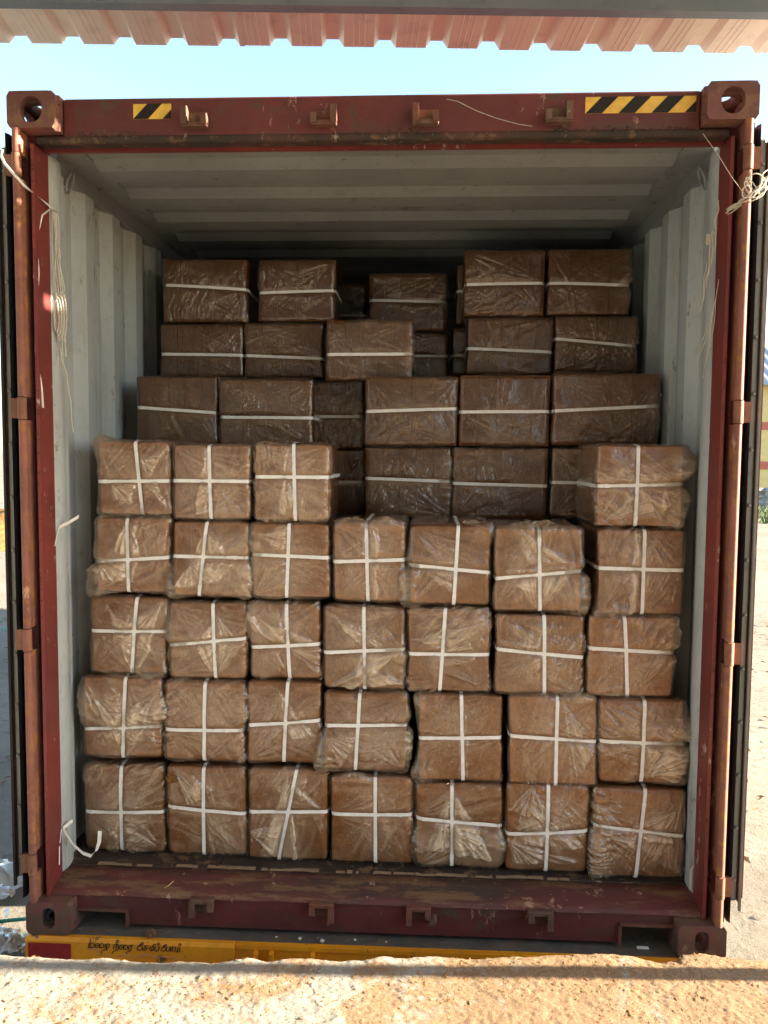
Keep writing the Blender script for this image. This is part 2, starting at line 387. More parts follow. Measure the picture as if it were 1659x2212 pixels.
# ------------------------------------------------------------------ canopy over the platform
def canopy():
    t = thing('canopy_roof', 'pale corrugated metal canopy above the container with a grey steel purlin', 'roof', (2.1, -.30, DZ))
    a = R(3.5); sl = .087; cx, sx = math.cos(a), math.sin(a); ey = .909
    def W(u, v, h): # u along eave, v up the slope from the eave, h above the sheet
        return (u*cx-(-v)*sx*1.6, ey+u*sx-v*cx, 3.45+v*sl+h)
    pitch = .222
    prof = [(0, 0), (.128, 0), (.150, .030), (.200, .030), (.222, 0)]
    x0 = -4.0+.05; n_sh = 0
    sheets = [(-18, -13), (-13, -8), (-8, -3), (-3, 2), (2, 7), (7, 9)]
    for si, (k0, k1) in enumerate(sheets):
        pts = []
        for k in range(k0, k1):
            for (pu, ph) in prof[:-1]: pts.append((k*pitch+pu, ph))
        pts.append((k1*pitch+.0, 0)); pts.append((k1*pitch+.02, 0))
        lift = .0015 if si%2 else 0; mb = MB(); L = 9.6; vs = []
        for hh in (0, .0012):
            for v in (0, L):
                for (u, h) in pts: vs.append(W(u+.03, v+(.004 if si%2 else 0), h+hh+lift))
        n = len(pts); fs = []
        for q in (0, 2*n): fs += [(q+i, q+i+1, q+n+i+1, q+n+i) for i in range(n-1)]
        fs += [(i, i+1, 2*n+i+1, 2*n+i) for i in range(n-1)]
        mb.add(vs, fs); part('roof_sheet', mb, 'roof_paint', t)
        # faint stiffening lines rolled in every pan
        mb = MB()
        for k in range(k0, k1):
            for off in (.040, .064, .088):
                u = k*pitch+off+.03
                mb.add([W(u-.003, .004, -.0004+lift), W(u+.003, .004, -.0004+lift), W(u+.003, L, -.0004+lift), W(u-.003, L, -.0004+lift), W(u, .004, -.003+lift), W(u, L, -.003+lift)], [(0, 4, 5, 3), (4, 1, 2, 5)])
        part('pan_rib', mb, 'roof_paint', t, kind='stuff')
    def beam(y0, dy, z0, z1, name):
        mb = MB(); tz = .004
        for (ya, yb, za, zb) in ((y0, y0+tz, z0, z1), (y0+tz, y0+dy, z0, z0+tz), (y0+tz, y0+dy, z1-tz, z1), (y0+dy-tz, y0+dy, z0+tz, z0+.018)):
            v = []
            for u in (-4.0, 1.98):
                for (y, z) in ((ya, za), (yb, za), (yb, zb), (ya, zb)): v.append((u*cx, y+u*sx, z))
            mb.add(v, [(0,1,5,4),(1,2,6,5),(2,3,7,6),(3,0,4,7),(3,2,1,0),(4,5,6,7)])
        part(name, mb, 'galvanised', t)
    beam(.455, .052, 3.382, 3.48, 'purlin')
    for yy in (-1.0, -2.5, -4.0): beam(yy, .052, 3.45+(ey-yy)*sl-.100, 3.45+(ey-yy)*sl-.003, 'purlin')
    for yy in (-5.5, -7.0): beam(yy, .052, 3.45+(ey-yy)*sl-.100, 3.45+(ey-yy)*sl-.003, 'purlin')
    for px in (2.1, -3.7):
        mb = MB(); mb.box(px-.03, px+.03, -.33, -.27, DZ, 3.45); part('column', mb, 'galvanised', t)
        mb = MB(); mb.box(px-.03, px+.03, -.42+4.0*0-3.8, -3.74-.42, DZ, 3.72); part('column', mb, 'galvanised', t)
        mb = MB(); mb.prism([(.60, 3.30), (.60, 3.36), (-4.4, 3.36+5*sl), (-4.4, 3.30+5*sl)], 0, px-.029, px+.029); part('rafter', mb, 'galvanised', t)
canopy()
wh = thing('sky_blocker', 'dark walls added unseen behind the camera to shut out sky light', 'light blocker', (0, -8.4, DZ))  # unseen walls added to block sky light and darken the rear bales
mb = MB(); mb.box(-9, 4.5, -8.7, -8.4, DZ-.1, 4.6); part('wall', mb, 'blocker_wall', wh); mb = MB(); mb.box(-6.3, -6.0, -8.39, -2.2, DZ-.1, 4.0); part('wall', mb, 'blocker_wall', wh)
mb = MB(); mb.box(-2, 1.5, -8.39, -8.34, DZ+.01, 3.2); part('blocker_shutter', mb, 'galvanised', wh)

# ------------------------------------------------------------------ shipping container
box_t = thing('shipping_container', 'open red shipping container with grey interior, packed with wrapped bales', 'container', (0, 0, 0))
def casting(sx, z0, name):
    mb = MB(); T = .028
    cx = sx*1.138; cz = z0+.059
    Mx = lambda c, ex, ey, ez: Matrix(((ex[0], ey[0], ez[0], c[0]), (ex[1], ey[1], ez[1], c[1]), (ex[2], ey[2], ez[2], c[2]), (0, 0, 0, 1)))
    hw_, hh_ = (.074, .084) if z0 > 1 else (.048, .078)
    mb.plate(.162, .118, hw_, hh_, T, Mx((cx, 0, cz), (1,0,0), (0,0,1), (0,1,0)), .014)
    zt = z0+.118-.0006 if z0 > 1 else z0+.0006; ez = (0,0,-1) if z0 > 1 else (0,0,1)
    mb.plate(.1608, .150, .064, .105, T, Mx((cx, T+.0755, zt), (1,0,0), (0,1,0), ez), .006)
    zi = z0+.0006 if z0 > 1 else z0+.118-.0006; ez = (0,0,1) if z0 > 1 else (0,0,-1)
    mb.plate(.1608, .150, 0, 0, T, Mx((cx, T+.0755, zi), (1,0,0), (0,1,0), ez), .006)
    mb.plate(.060, .150, 0, 0, T, Mx((cx-sx*.0801, T+.0755, cz), (0,0,1), (0,1,0), (sx,0,0)), .004)
    mb.plate(.060, .150, .050, .080, T, Mx((cx+sx*.0801, T+.0755, cz), (0,0,1), (0,1,0), (-sx,0,0)), .004)
    mb.box(cx-.078, cx+.078, .179, .190, z0+.003, z0+.115)
    o = part(name, mb, 'old_red' if z0 < 1 else 'hinge_paint', box_t); fix_normals(o); return o
painted('mud_paint', (.155, .085, .060), (.11, .07, .05), (.15, .055, .05), .52, .66, .8, 16, chip=(.22, .17, .11))
M['cast_paint'] = painted('cast_paint', (.17, .068, .058), (.12, .052, .046), (.19, .10, .06), .54, .66, .75, 14)
for sx in (-1, 1):
    o = casting(sx, 2.778, 'corner_casting'); o.data.materials[0] = M['cast_paint']
    o = casting(sx, 0, 'corner_casting'); o.data.materials[0] = M['mud_paint']
# header
mb = MB(); mb.box(-1.057, 1.057, .06, .14, 2.768, 2.894, .006); header = part('header', mb, 'red_paint', box_t)
mb = MB(); mb.cyl((-1.15, .072, 2.762), (1.15, .072, 2.762), .014, 12); mb.box(-1.15, 1.15, .074, .118, 2.752, 2.766); part('header_ledge', mb, 'rust_dark', box_t)
mb = MB(); mb.box(-1.160, 1.160, .120, .136, 2.741, 2.80); part('header_lip', mb, 'jamb_paint', box_t)
for sx in (-1, 1):
    mb = MB(); mb.box(sx*1.161, sx*1.206, .0785, .119, 2.70, 2.777); part('corner_gusset', mb, 'red_paint', box_t)
# sill with the two fork notches
mb = MB()
mb.prism([(-1.057, .067), (-1.057, .126), (1.057, .126), (1.057, .083), (.874, .083), (.874, .014), (-.872, .014), (-.872, .067)], 1, .06, .072)
part('sill', mb, 'red_paint', box_t)
mb = MB(); mb.box(-.872, .874, .0725, .20, .016, .024); part('sill_flange', mb, 'red_paint', box_t)
for (x0, x1, zt) in ((-1.056, -.872, .067), (.874, 1.056, .083)):
    mb = MB(); mb.box(x0-.0, x1+.0, .048, .0595, zt-.004, zt+.006)
    xi = x1 if x0 < 0 else x0
    mb.box(xi-.005, xi+.005, .048, .0595, .006, zt-.0045)
    mb.box(x0+.002, x1-.002, .0725, .30, zt+.001, zt+.007)
    mb.box(xi-.004 if x0 < 0 else xi-.006, xi+.006 if x0 < 0 else xi+.004, .0725, .30, .0245, zt)
    part('notch_frame', mb, 'old_red', box_t)

def sill_top():
    xs = np.linspace(-1.15, 1.15, 140); ys = [(.052, .121), (.058, .131), (.070, .1355), (.10, .138), (.15, .145), (.199, .1535), (.2, .149)]
    mb = MB(); vs = []
    for y, z in ys:
        for x in xs: vs.append((x, y, z+(fbm(np.array([x*9]), np.array([y*20]), 5)[0]-.5)*.006))
    n = len(xs); mb.add(vs, [(j*n+i, j*n+i+1, (j+1)*n+i+1, (j+1)*n+i) for j in range(len(ys)-1) for i in range(n-1)], True)
    part('sill_plate', mb, 'sill_paint', box_t)
sill_top()
# floor
for i in range(4):
    x0 = -1.165+i*.583; mb = MB(); mb.box(x0+.0015, x0+.5815, .202, 5.5, .130, .1545+.0008*(i%2), .002); part('floor_panel', mb, 'plywood', box_t)
mb = MB(); rr = random.Random(3)   # splintered front edge of the plywood
for i in range(60):
    x = rr.uniform(-1.05, .75); l = rr.uniform(.01, .07); mb.box(x, x+l, .2005-.001, .205+rr.uniform(.003, .018), .1556, .1572+rr.uniform(0, .001))
plain('splinter', (.34, .24, .15), .8); part('floor_splinters', mb, 'splinter', box_t, kind='stuff')
# posts
for sx in (-1, 1):
    P = lambda L: [(sx*x, y) for x, y in L]
    mb = MB(); mb.prism(P([(1.150, .042), (1.1595, .038), (1.161, .150), (1.152, .150)]), 2, .12, 2.741); o = part('door_jamb', mb, 'jamb_paint', box_t); fix_normals(o)
    mb = MB(); mb.prism(P([(1.1615, .078), (1.176, .078), (1.180, .062), (1.206, .062), (1.208, .03), (1.2185, .03), (1.2185, .19), (1.1615, .19)]), 2, .118, 2.7779); o = part('corner_post', mb, 'red_paint', box_t); fix_normals(o)
    bul = [(1.168, .1905), (1.163, .152), (1.154, .1515)]+[(1.154-.009*math.sin(math.pi*k/10), .152+.1*k/10) for k in range(1, 11)]+[(1.172, .258), (1.2, .258), (1.2, .1905)]
    mb = MB(); mb.prism(P(bul), 2, .150, 2.745, False); o = part('inner_post', mb, 'grey_paint', box_t); fix_normals(o)
    # corrugated side wall
    prof = []; y = .255; k = 0
    seq = [(1.170, .085), (1.204, .060), (1.204, .072), (1.170, .061)]
    prof.append((sx*1.170, y)); y += .055; prof.append((sx*1.170, y))
    while y < 11.6:
        y += .060; prof.append((sx*1.204, y)); y += .072; prof.append((sx*1.204, y)); y += .060; prof.append((sx*1.170, y)); y += .086; prof.append((sx*1.170, y))
    mb = MB(); mb.strip(prof, 2, .156, 2.79, 1, thick=(sx*.003, 0)); part('side_wall', mb, 'grey_paint', box_t)
    mb = MB(); mb.box(sx*1.07, sx*1.168, .137, 11.6, 2.786, 2.83); mb.prism([(sx*1.168, 2.72), (sx*1.2055, 2.72), (sx*1.2055, 2.85), (sx*1.1685, 2.85)], 1, .259, 11.6); o = part('roof_rail', mb, 'ceiling_paint', box_t); fix_normals(o)
    mb = MB(); mb.box(sx*1.209, sx*1.2185, .19, 11.6, .05, .155); mb.box(sx*1.209, sx*1.2185, .19, 11.6, 2.80, 2.88); part('side_rail', mb, 'red_paint', box_t)
    # lashing rings
    mb = MB(); ring = [(sx*(1.155-.012*math.sin(th)), .33+.022*math.cos(th), 2.755-.05+.035*math.sin(th)) for th in np.linspace(0, 2*math.pi, 17)]; mb.tube(ring, .005); part('lashing_ring', mb, 'ceiling_paint', box_t)
    # hinge pin and knuckles
    kz = ((2.700, 2.619), (1.895, 1.816), (1.10, 1.017), (.296, .216))
    zs = [2.7775]+[v for kk in kz for v in kk]+[.1185]
    mb = MB()
    for a, bz in zip(zs[0::2], zs[1::2]):
        mb.cyl((sx*1.1905, .004, a), (sx*1.1905, .004, bz), .0135, 20)
        mb.box(sx*1.183, sx*1.198, .010, .061, bz, a)
    part('hinge_pin', mb, 'hinge_paint', box_t)
    for a, bz in kz:
        mb = MB(); mb.cyl((sx*1.191, .003, a-.003), (sx*1.191, .003, bz+.003), .0155, 20); mb.box(sx*1.196, sx*1.232, .004, .020, bz+.006, a-.006)
        part('hinge_knuckle', mb, 'rust_orange', box_t)
# roof panel, end wall
prof = [(.137, 2.793)]; y = .33
while y < 11.5:
    prof += [(y, 2.793), (y+.062, 2.769), (y+.195, 2.769), (y+.212, 2.793)]; y += .335
prof = [(p, q) for p, q in prof if p < 11.6]
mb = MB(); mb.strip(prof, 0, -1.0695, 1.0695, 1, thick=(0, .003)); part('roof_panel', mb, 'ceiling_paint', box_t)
mb = MB(); mb.box(-1.2, 1.2, 11.6, 11.66, .03, 2.86); part('end_wall', mb, 'grey_paint', box_t)
mb = MB(); mb.box(-1.2, 1.2, .19, 11.6, 2.852, 2.872); part('roof_cover', mb, 'red_paint', box_t)
for i in range(12):
    mb = MB(); mb.box(-1.2, 1.2, .4+i*.95, .44+i*.95, .01, .127); part('cross_member', mb, 'old_red', box_t)
# rust crust along the header ledge and the jamb edges
mb = MB(); rr = random.Random(77)
def flake(c, r_):
    v = []
    for j in range(3):
        for i in range(5):
            th = (.25+.6*j/2)*math.pi; ph = 6.283*i/5+rr.random(); k = r_*rr.uniform(.6, 1.2); v.append((c[0]+1.5*k*math.sin(th)*math.cos(ph), c[1]-abs(.6*k*math.sin(th)*math.sin(ph)), c[2]+.8*k*math.cos(th)))
    mb.add(v, [(j*5+i, j*5+(i+1)%5, (j+1)*5+(i+1)%5, (j+1)*5+i) for j in range(2) for i in range(5)])
for i in range(520):
    x = rr.uniform(-1.04, 1.04)
    if n2(np.array([x*3.1+20]), np.array([.5]), 6)[0]+.25*n2(np.array([x*11]), np.array([.5]), 7)[0] < .52: continue
    flake((x, .060, 2.769+rr.gauss(.002, .006)), rr.uniform(.0015, .0055))
for sx in (-1, 1):
    for i in range(170):
        z = rr.uniform(.15, 2.7) if sx < 0 else rr.uniform(.15, 2.2)
        if n2(np.array([z*4.0+sx*9]), np.array([.3]), 8)[0] < .5: continue
        flake((sx*(1.157+rr.uniform(-.003, .004)), .040, z), rr.uniform(.0012, .004))
part('rust_crust', mb, 'rust_dark', box_t, kind='stuff')
# cam keepers
def keeper(x, z, upw, var):
    mb = MB(); s = 1 if upw else -1; w_ = .043; y1 = .0598
    mb.prism([(x-w_, z-s*.030), (x+w_, z-s*.030), (x+w_*.9, z+s*.006), (x+w_*.62, z+s*.02), (x-w_*.62, z+s*.02), (x-w_*.95, z+s*.006)], 1, .046, y1)
    mb.box(x-w_, x+w_, .026, .0455, z-s*.030 if upw else z+.014, z-s*.014 if upw else z+.030, .003)
    for sg in (-1, 1):
        h = .036 if sg*var > 0 else .012
        px = x+sg*(w_-.010)
        mb.prism([(.020, z-s*.026), (.0455, z-s*.022), (.0455, z+s*(h-.012)), (.030, z+s*h), (.016, z+s*(h-.006))], 0, px-.010, px+.010)
    o = part('cam_keeper', mb, 'old_red' if upw else 'old_red', box_t); fix_normals(o)
for x, v in ((-.600, -1), (-.169, 1), (.166, -1), (.596, 1)): keeper(x, 2.818, True, v)
for x, v in ((-.597, -1), (-.169, 1), (.172, -1), (.596, 1)): keeper(x, .100, False, v)
mb = MB(); mb.cyl((.222, .02, .083), (.222, .055, .083), .014, 14); part('cam_ring', mb, 'old_red', box_t)
# hazard stickers
def sticker(x0, x1, z0, z1, first):
    mb = MB(); mb.box(x0, x1, .0585, .0599, z0, z1); st = part('hazard_sticker', mb, 'sticker_yellow', box_t)
    h = z1-z0; wd = h*1.02; sh = h*.98; x = first
    while x < x1+sh:
        poly = [(x, z0), (x+wd, z0), (x+wd+sh, z1), (x+sh, z1)]
        out = []                                   # clip to [x0, x1]
        for lim, sgn in ((x0, 1), (x1, -1)):
            src_ = poly if sgn == 1 else out; res = []
            for i in range(len(src_)):
                a, c = src_[i], src_[(i+1)%len(src_)]; ia, ic = (a[0]-lim)*sgn >= 0, (c[0]-lim)*sgn >= 0
                if ia: res.append(a)
                if ia != ic: tt = (lim-a[0])/(c[0]-a[0]); res.append((lim, a[1]+(c[1]-a[1])*tt))
            out = res
        if len(out) >= 3:
            mb = MB(); mb.prism(out, 1, .0577, .0584); o = part('black_stripe', mb, 'ink', st); fix_normals(o)
        x += wd*2
sticker(-.814, -.685, 2.824, 2.873, -.8145)
sticker(.685, 1.040, 2.824, 2.876, .686)
mb = MB(); mb.tube([(.2336, .0592, 2.893-.017), (.27, .0592, 2.868), (.33, .0592, 2.838), (.40, .0592, 2.812), (.47, .0592, 2.793), (.515, .0592, 2.786)], .0011, 5, .0005); part('scratch', mb, 'white_mark', box_t)
# white stencil strokes on the rib of the right wall
mb = MB()
for za, zb, y in ((2.494, 2.33, .684), (2.313, 2.164, .692), (2.147, 2.04, .70), (2.03, 1.912, .708), (1.884, 1.82, .715), (1.81, 1.76, .715)):
    mb.box(1.1665, 1.1695, y-.052+.02, y-.045+.02, zb, za)
part('wall_marking', mb, 'white_mark', box_t)

# doors folded back along the outside
for sx in (-1, 1):
    side = 'left' if sx < 0 else 'right'
    mb = MB(); mb.box(sx*1.262, sx*1.272, .030, 1.16, .19, 2.72); mb.box(sx*1.272, sx*1.282, .040, 1.15, .20, 2.71)
    d = part('door', mb, 'red_paint', box_t)
    mb = MB(); mb.box(sx*1.236, sx*1.2615, .034, .075, .19, 2.73, .006); mb.box(sx*1.240, sx*1.2615, .0755, 1.12, .21, 2.70); part('door_edge', mb, 'door_grey', d)
    mb = MB(); mb.prism([(sx*1.222, .020), (sx*1.229, .004), (sx*1.235, .022), (sx*1.235, .075), (sx*1.222, .075)], 2, .13, 2.765); o = part('gasket', mb, 'black_film', d); fix_normals(o)
    mb = MB(); mb.prism([(sx*1.262, .020), (sx*1.2685, .016), (sx*1.2685, .0295), (sx*1.262, .0295)], 2, .165, 2.75); o = part('gasket', mb, 'black_rubber' if sx < 0 else 'door_grey', d); fix_normals(o)
    for k in range(14):
        zz = .27+k*.183; mb = MB(); mb.cyl((sx*1.249, .0335, zz), (sx*1.249, .027, zz), .0075, 14, .0055); mb.cyl((sx*1.249, .0265, zz), (sx*1.249, .024, zz), .003, 8); part('bolt', mb, 'door_grey', d)
    for yy in (.32, .80):
        mb = MB(); mb.cyl((sx*1.30, yy, .2), (sx*1.30, yy, 2.7), .016, 12); part('lock_rod', mb, 'galvanised', d)

# ------------------------------------------------------------------ trailer
tr = thing('flatbed_trailer', 'yellow flatbed trailer under the red container, with hand-painted Tamil lettering', 'trailer', (0, .3, GZ))
mb = MB(); mb.box(-1.2, 1.2, .012, 12, -.04, -.004); part('deck', mb, 'deck_metal', tr)
mb = MB()
rr = random.Random(9)
for i in range(42):
    for j in range(3):
        x = -1.1+i*.054+(j%2)*.027; y = .05+j*.04; a = .6 if (i+j)%2 else -.6
        c, s_ = math.cos(a)*.012, math.sin(a)*.012; mb.add([(x-c, y-s_, -.0042), (x+s_*.3, y-c*.3, -.0042), (x+c, y+s_, -.0042), (x-s_*.3, y+c*.3, -.0042), (x, y, -.001)], [(0, 1, 4), (1, 2, 4), (2, 3, 4), (3, 0, 4)])
part('tread_plate', mb, 'deck_metal', tr, kind='stuff')
mb = MB(); mb.prism([(-.0125, -.30), (-.0125, -.016), (-.004, -.003), (.0118, -.003), (.0118, -.30)], 0, -1.217, -.47); mb.prism([(.002, -.30), (.002, -.022), (.006, -.0035), (.0118, -.0035), (.0118, -.30)], 0, -.47, 1.217)
mb.box(-.47, .9, -.006, .0015, -.022, -.008)
for x in (-.40, -.345, -.20): mb.box(x, x+.014, -.03, .0015, -.12, -.024)
o = part('rear_beam', mb, 'yellow_paint', tr); fix_normals(o)
mb = MB(); mb.box(-1.206, -1.052, -.0145, -.0127, -.12, -.0225); part('reflector', mb, 'reflector_red', tr)
FRONT={
'b11':(-1.1344, -0.811, 0.1582, 0.5056, 0.3, 0.3165, 0.3227, -0.9797, -0.9849),
'b12':(-0.8059, -0.4888, 0.1815, 0.513, 0.29, 0.3513, 0.3299, -0.6547, -0.659),
'b13':(-0.4848, -0.1737, 0.1642, 0.5131, 0.28, 0.3436, 0.3532, -0.2979, -0.3637),
'b14':(-0.1689, 0.1486, 0.1583, 0.4992, 0.27, 0.3506, 0.3569, 0.0056, 0.0047),
'b15':(0.1524, 0.488, 0.155, 0.486, 0.26, 0.349, 0.3273, 0.2924, 0.2936),
'b16':(0.4899, 0.8014, 0.1671, 0.5016, 0.245, 0.306, 0.3267, 0.6432, 0.6455),
'b17':(0.8073, 1.144, 0.1529, 0.4999, 0.23, 0.3568, 0.3238, 0.9935, 0.9704),
'b21':(-1.1332, -0.8179, 0.531, 0.8511, 0.3, 0.6439, 0.661, -0.9583, -0.9739),
'b22':(-0.8111, -0.4928, 0.5274, 0.8431, 0.29, 0.6538, 0.6564, -0.6504, -0.651),
'b23':(-0.4893, -0.2025, 0.5304, 0.8499, 0.29, 0.6781, 0.7033, -0.3314, -0.3474),
'b24':(-0.197, 0.1258, 0.5126, 0.8187, 0.275, 0.6888, 0.6987, -0.0596, -0.0701),
'b25':(0.1591, 0.4811, 0.4855, 0.8213, 0.27, 0.6517, 0.6618, 0.3223, 0.3325),
'b26':(0.4979, 0.8243, 0.4896, 0.8283, 0.25, 0.6763, 0.6621, 0.6754, 0.6697),
'b27':(0.8256, 1.1373, 0.5101, 0.8267, 0.24, 0.6692, 0.667, 0.9879, 0.9791),
'b31':(-1.1069, -0.8028, 0.855, 1.1597, 0.32, 1.0239, 1.0261, -0.9199, -0.9385),
'b32':(-0.7962, -0.4908, 0.8429, 1.1454, 0.31, 0.9764, 1.0075, -0.6233, -0.6111),
'b33':(-0.4854, -0.2059, 0.8496, 1.147, 0.31, 0.9737, 0.9918, -0.3382, -0.3294),
'b34':(-0.201, 0.1151, 0.8182, 1.1435, 0.3, 0.9623, 0.9812, -0.048, -0.0389),
'b35':(0.1189, 0.4307, 0.8214, 1.1423, 0.29, 0.9661, 0.969, 0.2601, 0.2402),
'b36':(0.4429, 0.7713, 0.8264, 1.1296, 0.27, 0.9951, 0.9706, 0.6195, 0.6278),
'b37':(0.7779, 1.0983, 0.825, 1.1307, 0.26, 1.0077, 0.9971, 0.9075, 0.9297),
'b41':(-1.0815, -0.787, 1.1707, 1.4639, 0.32, 1.2916, 1.312, -0.9533, -0.9486),
'b42':(-0.7804, -0.479, 1.1598, 1.4543, 0.31, 1.3186, 1.3159, -0.6424, -0.6749),
'b43':(-0.4755, -0.1735, 1.1633, 1.4511, 0.31, 1.3283, 1.3204, -0.3276, -0.3417),
'b44':(-0.1671, 0.1153, 1.1544, 1.4591, 0.3, 1.3078, 1.3189, -0.0379, -0.0324),
'b45':(0.1208, 0.4286, 1.1493, 1.4533, 0.29, 1.3012, 1.2765, 0.3019, 0.2892),
'b46':(0.4339, 0.7583, 1.1364, 1.4488, 0.27, 1.2573, 1.2914, 0.5958, 0.6042),
'b47':(0.807, 1.1258, 1.1293, 1.4501, 0.27, 1.3023, 1.2987, 0.9752, 0.9733),
'b51':(-1.0715, -0.7835, 1.4685, 1.7552, 0.33, 1.5977, 1.6023, -0.9172, -0.8978),
'b52':(-0.7769, -0.4784, 1.457, 1.7433, 0.32, 1.6044, 1.6039, -0.636, -0.6274),
'b53':(-0.4696, -0.1792, 1.4538, 1.749, 0.32, 1.6214, 1.6224, -0.3154, -0.3065),
'b57':(0.8008, 1.1134, 1.4526, 1.753, 0.28, 1.6009, 1.6107, 0.9456, 0.943),
}
BACK={
'a1':(-0.0796, 0.2898, 1.4368, 1.7431, 0.76, 1.6074, 1.5972),
'a2':(0.2915, 0.6967, 1.4364, 1.742, 0.75, 1.5896, 1.5819),
'a3':(0.7063, 1.0644, 1.4471, 1.7451, 0.75, 1.5977, 1.5954),
'a0':(-0.5023, -0.0944, 1.4202, 1.732, 1.02, 1.5788, 1.5828),
'b1':(-1.0777, -0.716, 1.7416, 2.0402, 0.78, 1.9043, 1.8824),
'b2':(-0.709, -0.3013, 1.7364, 2.0279, 0.76, 1.8636, 1.8621),
'b3':(-0.502, -0.1049, 1.732, 2.0381, 1.02, 1.8791, 1.8814),
'b4':(-0.0828, 0.3145, 1.745, 2.0407, 0.75, 1.8903, 1.9041),
'b5':(0.3164, 0.6995, 1.7461, 2.0478, 0.75, 1.8905, 1.8946),
'b6':(0.7039, 1.1428, 1.7529, 2.0548, 0.73, 1.8955, 1.9188),
'c1':(-1.0607, -0.6689, 2.061, 2.3075, 1.06, 2.1671, 2.1616),
'c2':(-0.6667, -0.296, 2.058, 2.3118, 1.06, 2.1616, 2.1476),
'c3':(-0.2628, 0.1208, 2.0287, 2.2936, 0.86, 2.1422, 2.145),
'c4':(-0.1014, 0.2904, 2.0557, 2.3134, 1.38, 2.1992, 2.2001),
'c5':(0.3602, 0.751, 2.0754, 2.3352, 1.05, 2.1938, 2.1779),
'c6':(0.755, 1.1294, 2.085, 2.3413, 1.05, 2.238, 2.2034),
'c7':(0.3014, 0.7005, 2.0983, 2.3386, 1.38, 2.2024, 2.2032),
'd7':(0.3206, 0.7185, 2.3537, 2.6461, 1.39, 2.5164, 2.5202),
'd1':(-1.0478, -0.6527, 2.3134, 2.6044, 1.07, 2.485, 2.4632),
'd2':(-0.6051, -0.2414, 2.3172, 2.6031, 1.08, 2.4503, 2.4602),
'd3':(-0.1133, 0.2754, 2.3194, 2.6093, 1.39, 2.474, 2.4645),
'd4':(-0.5484, -0.1532, 2.3905, 2.6564, 1.85, 2.4794, 2.4793),
'd5':(0.3438, 0.7109, 2.339, 2.6381, 1.06, 2.4821, 2.4875),
'd6':(0.7212, 1.0908, 2.3451, 2.6406, 1.06, 2.4875, 2.4764),
}
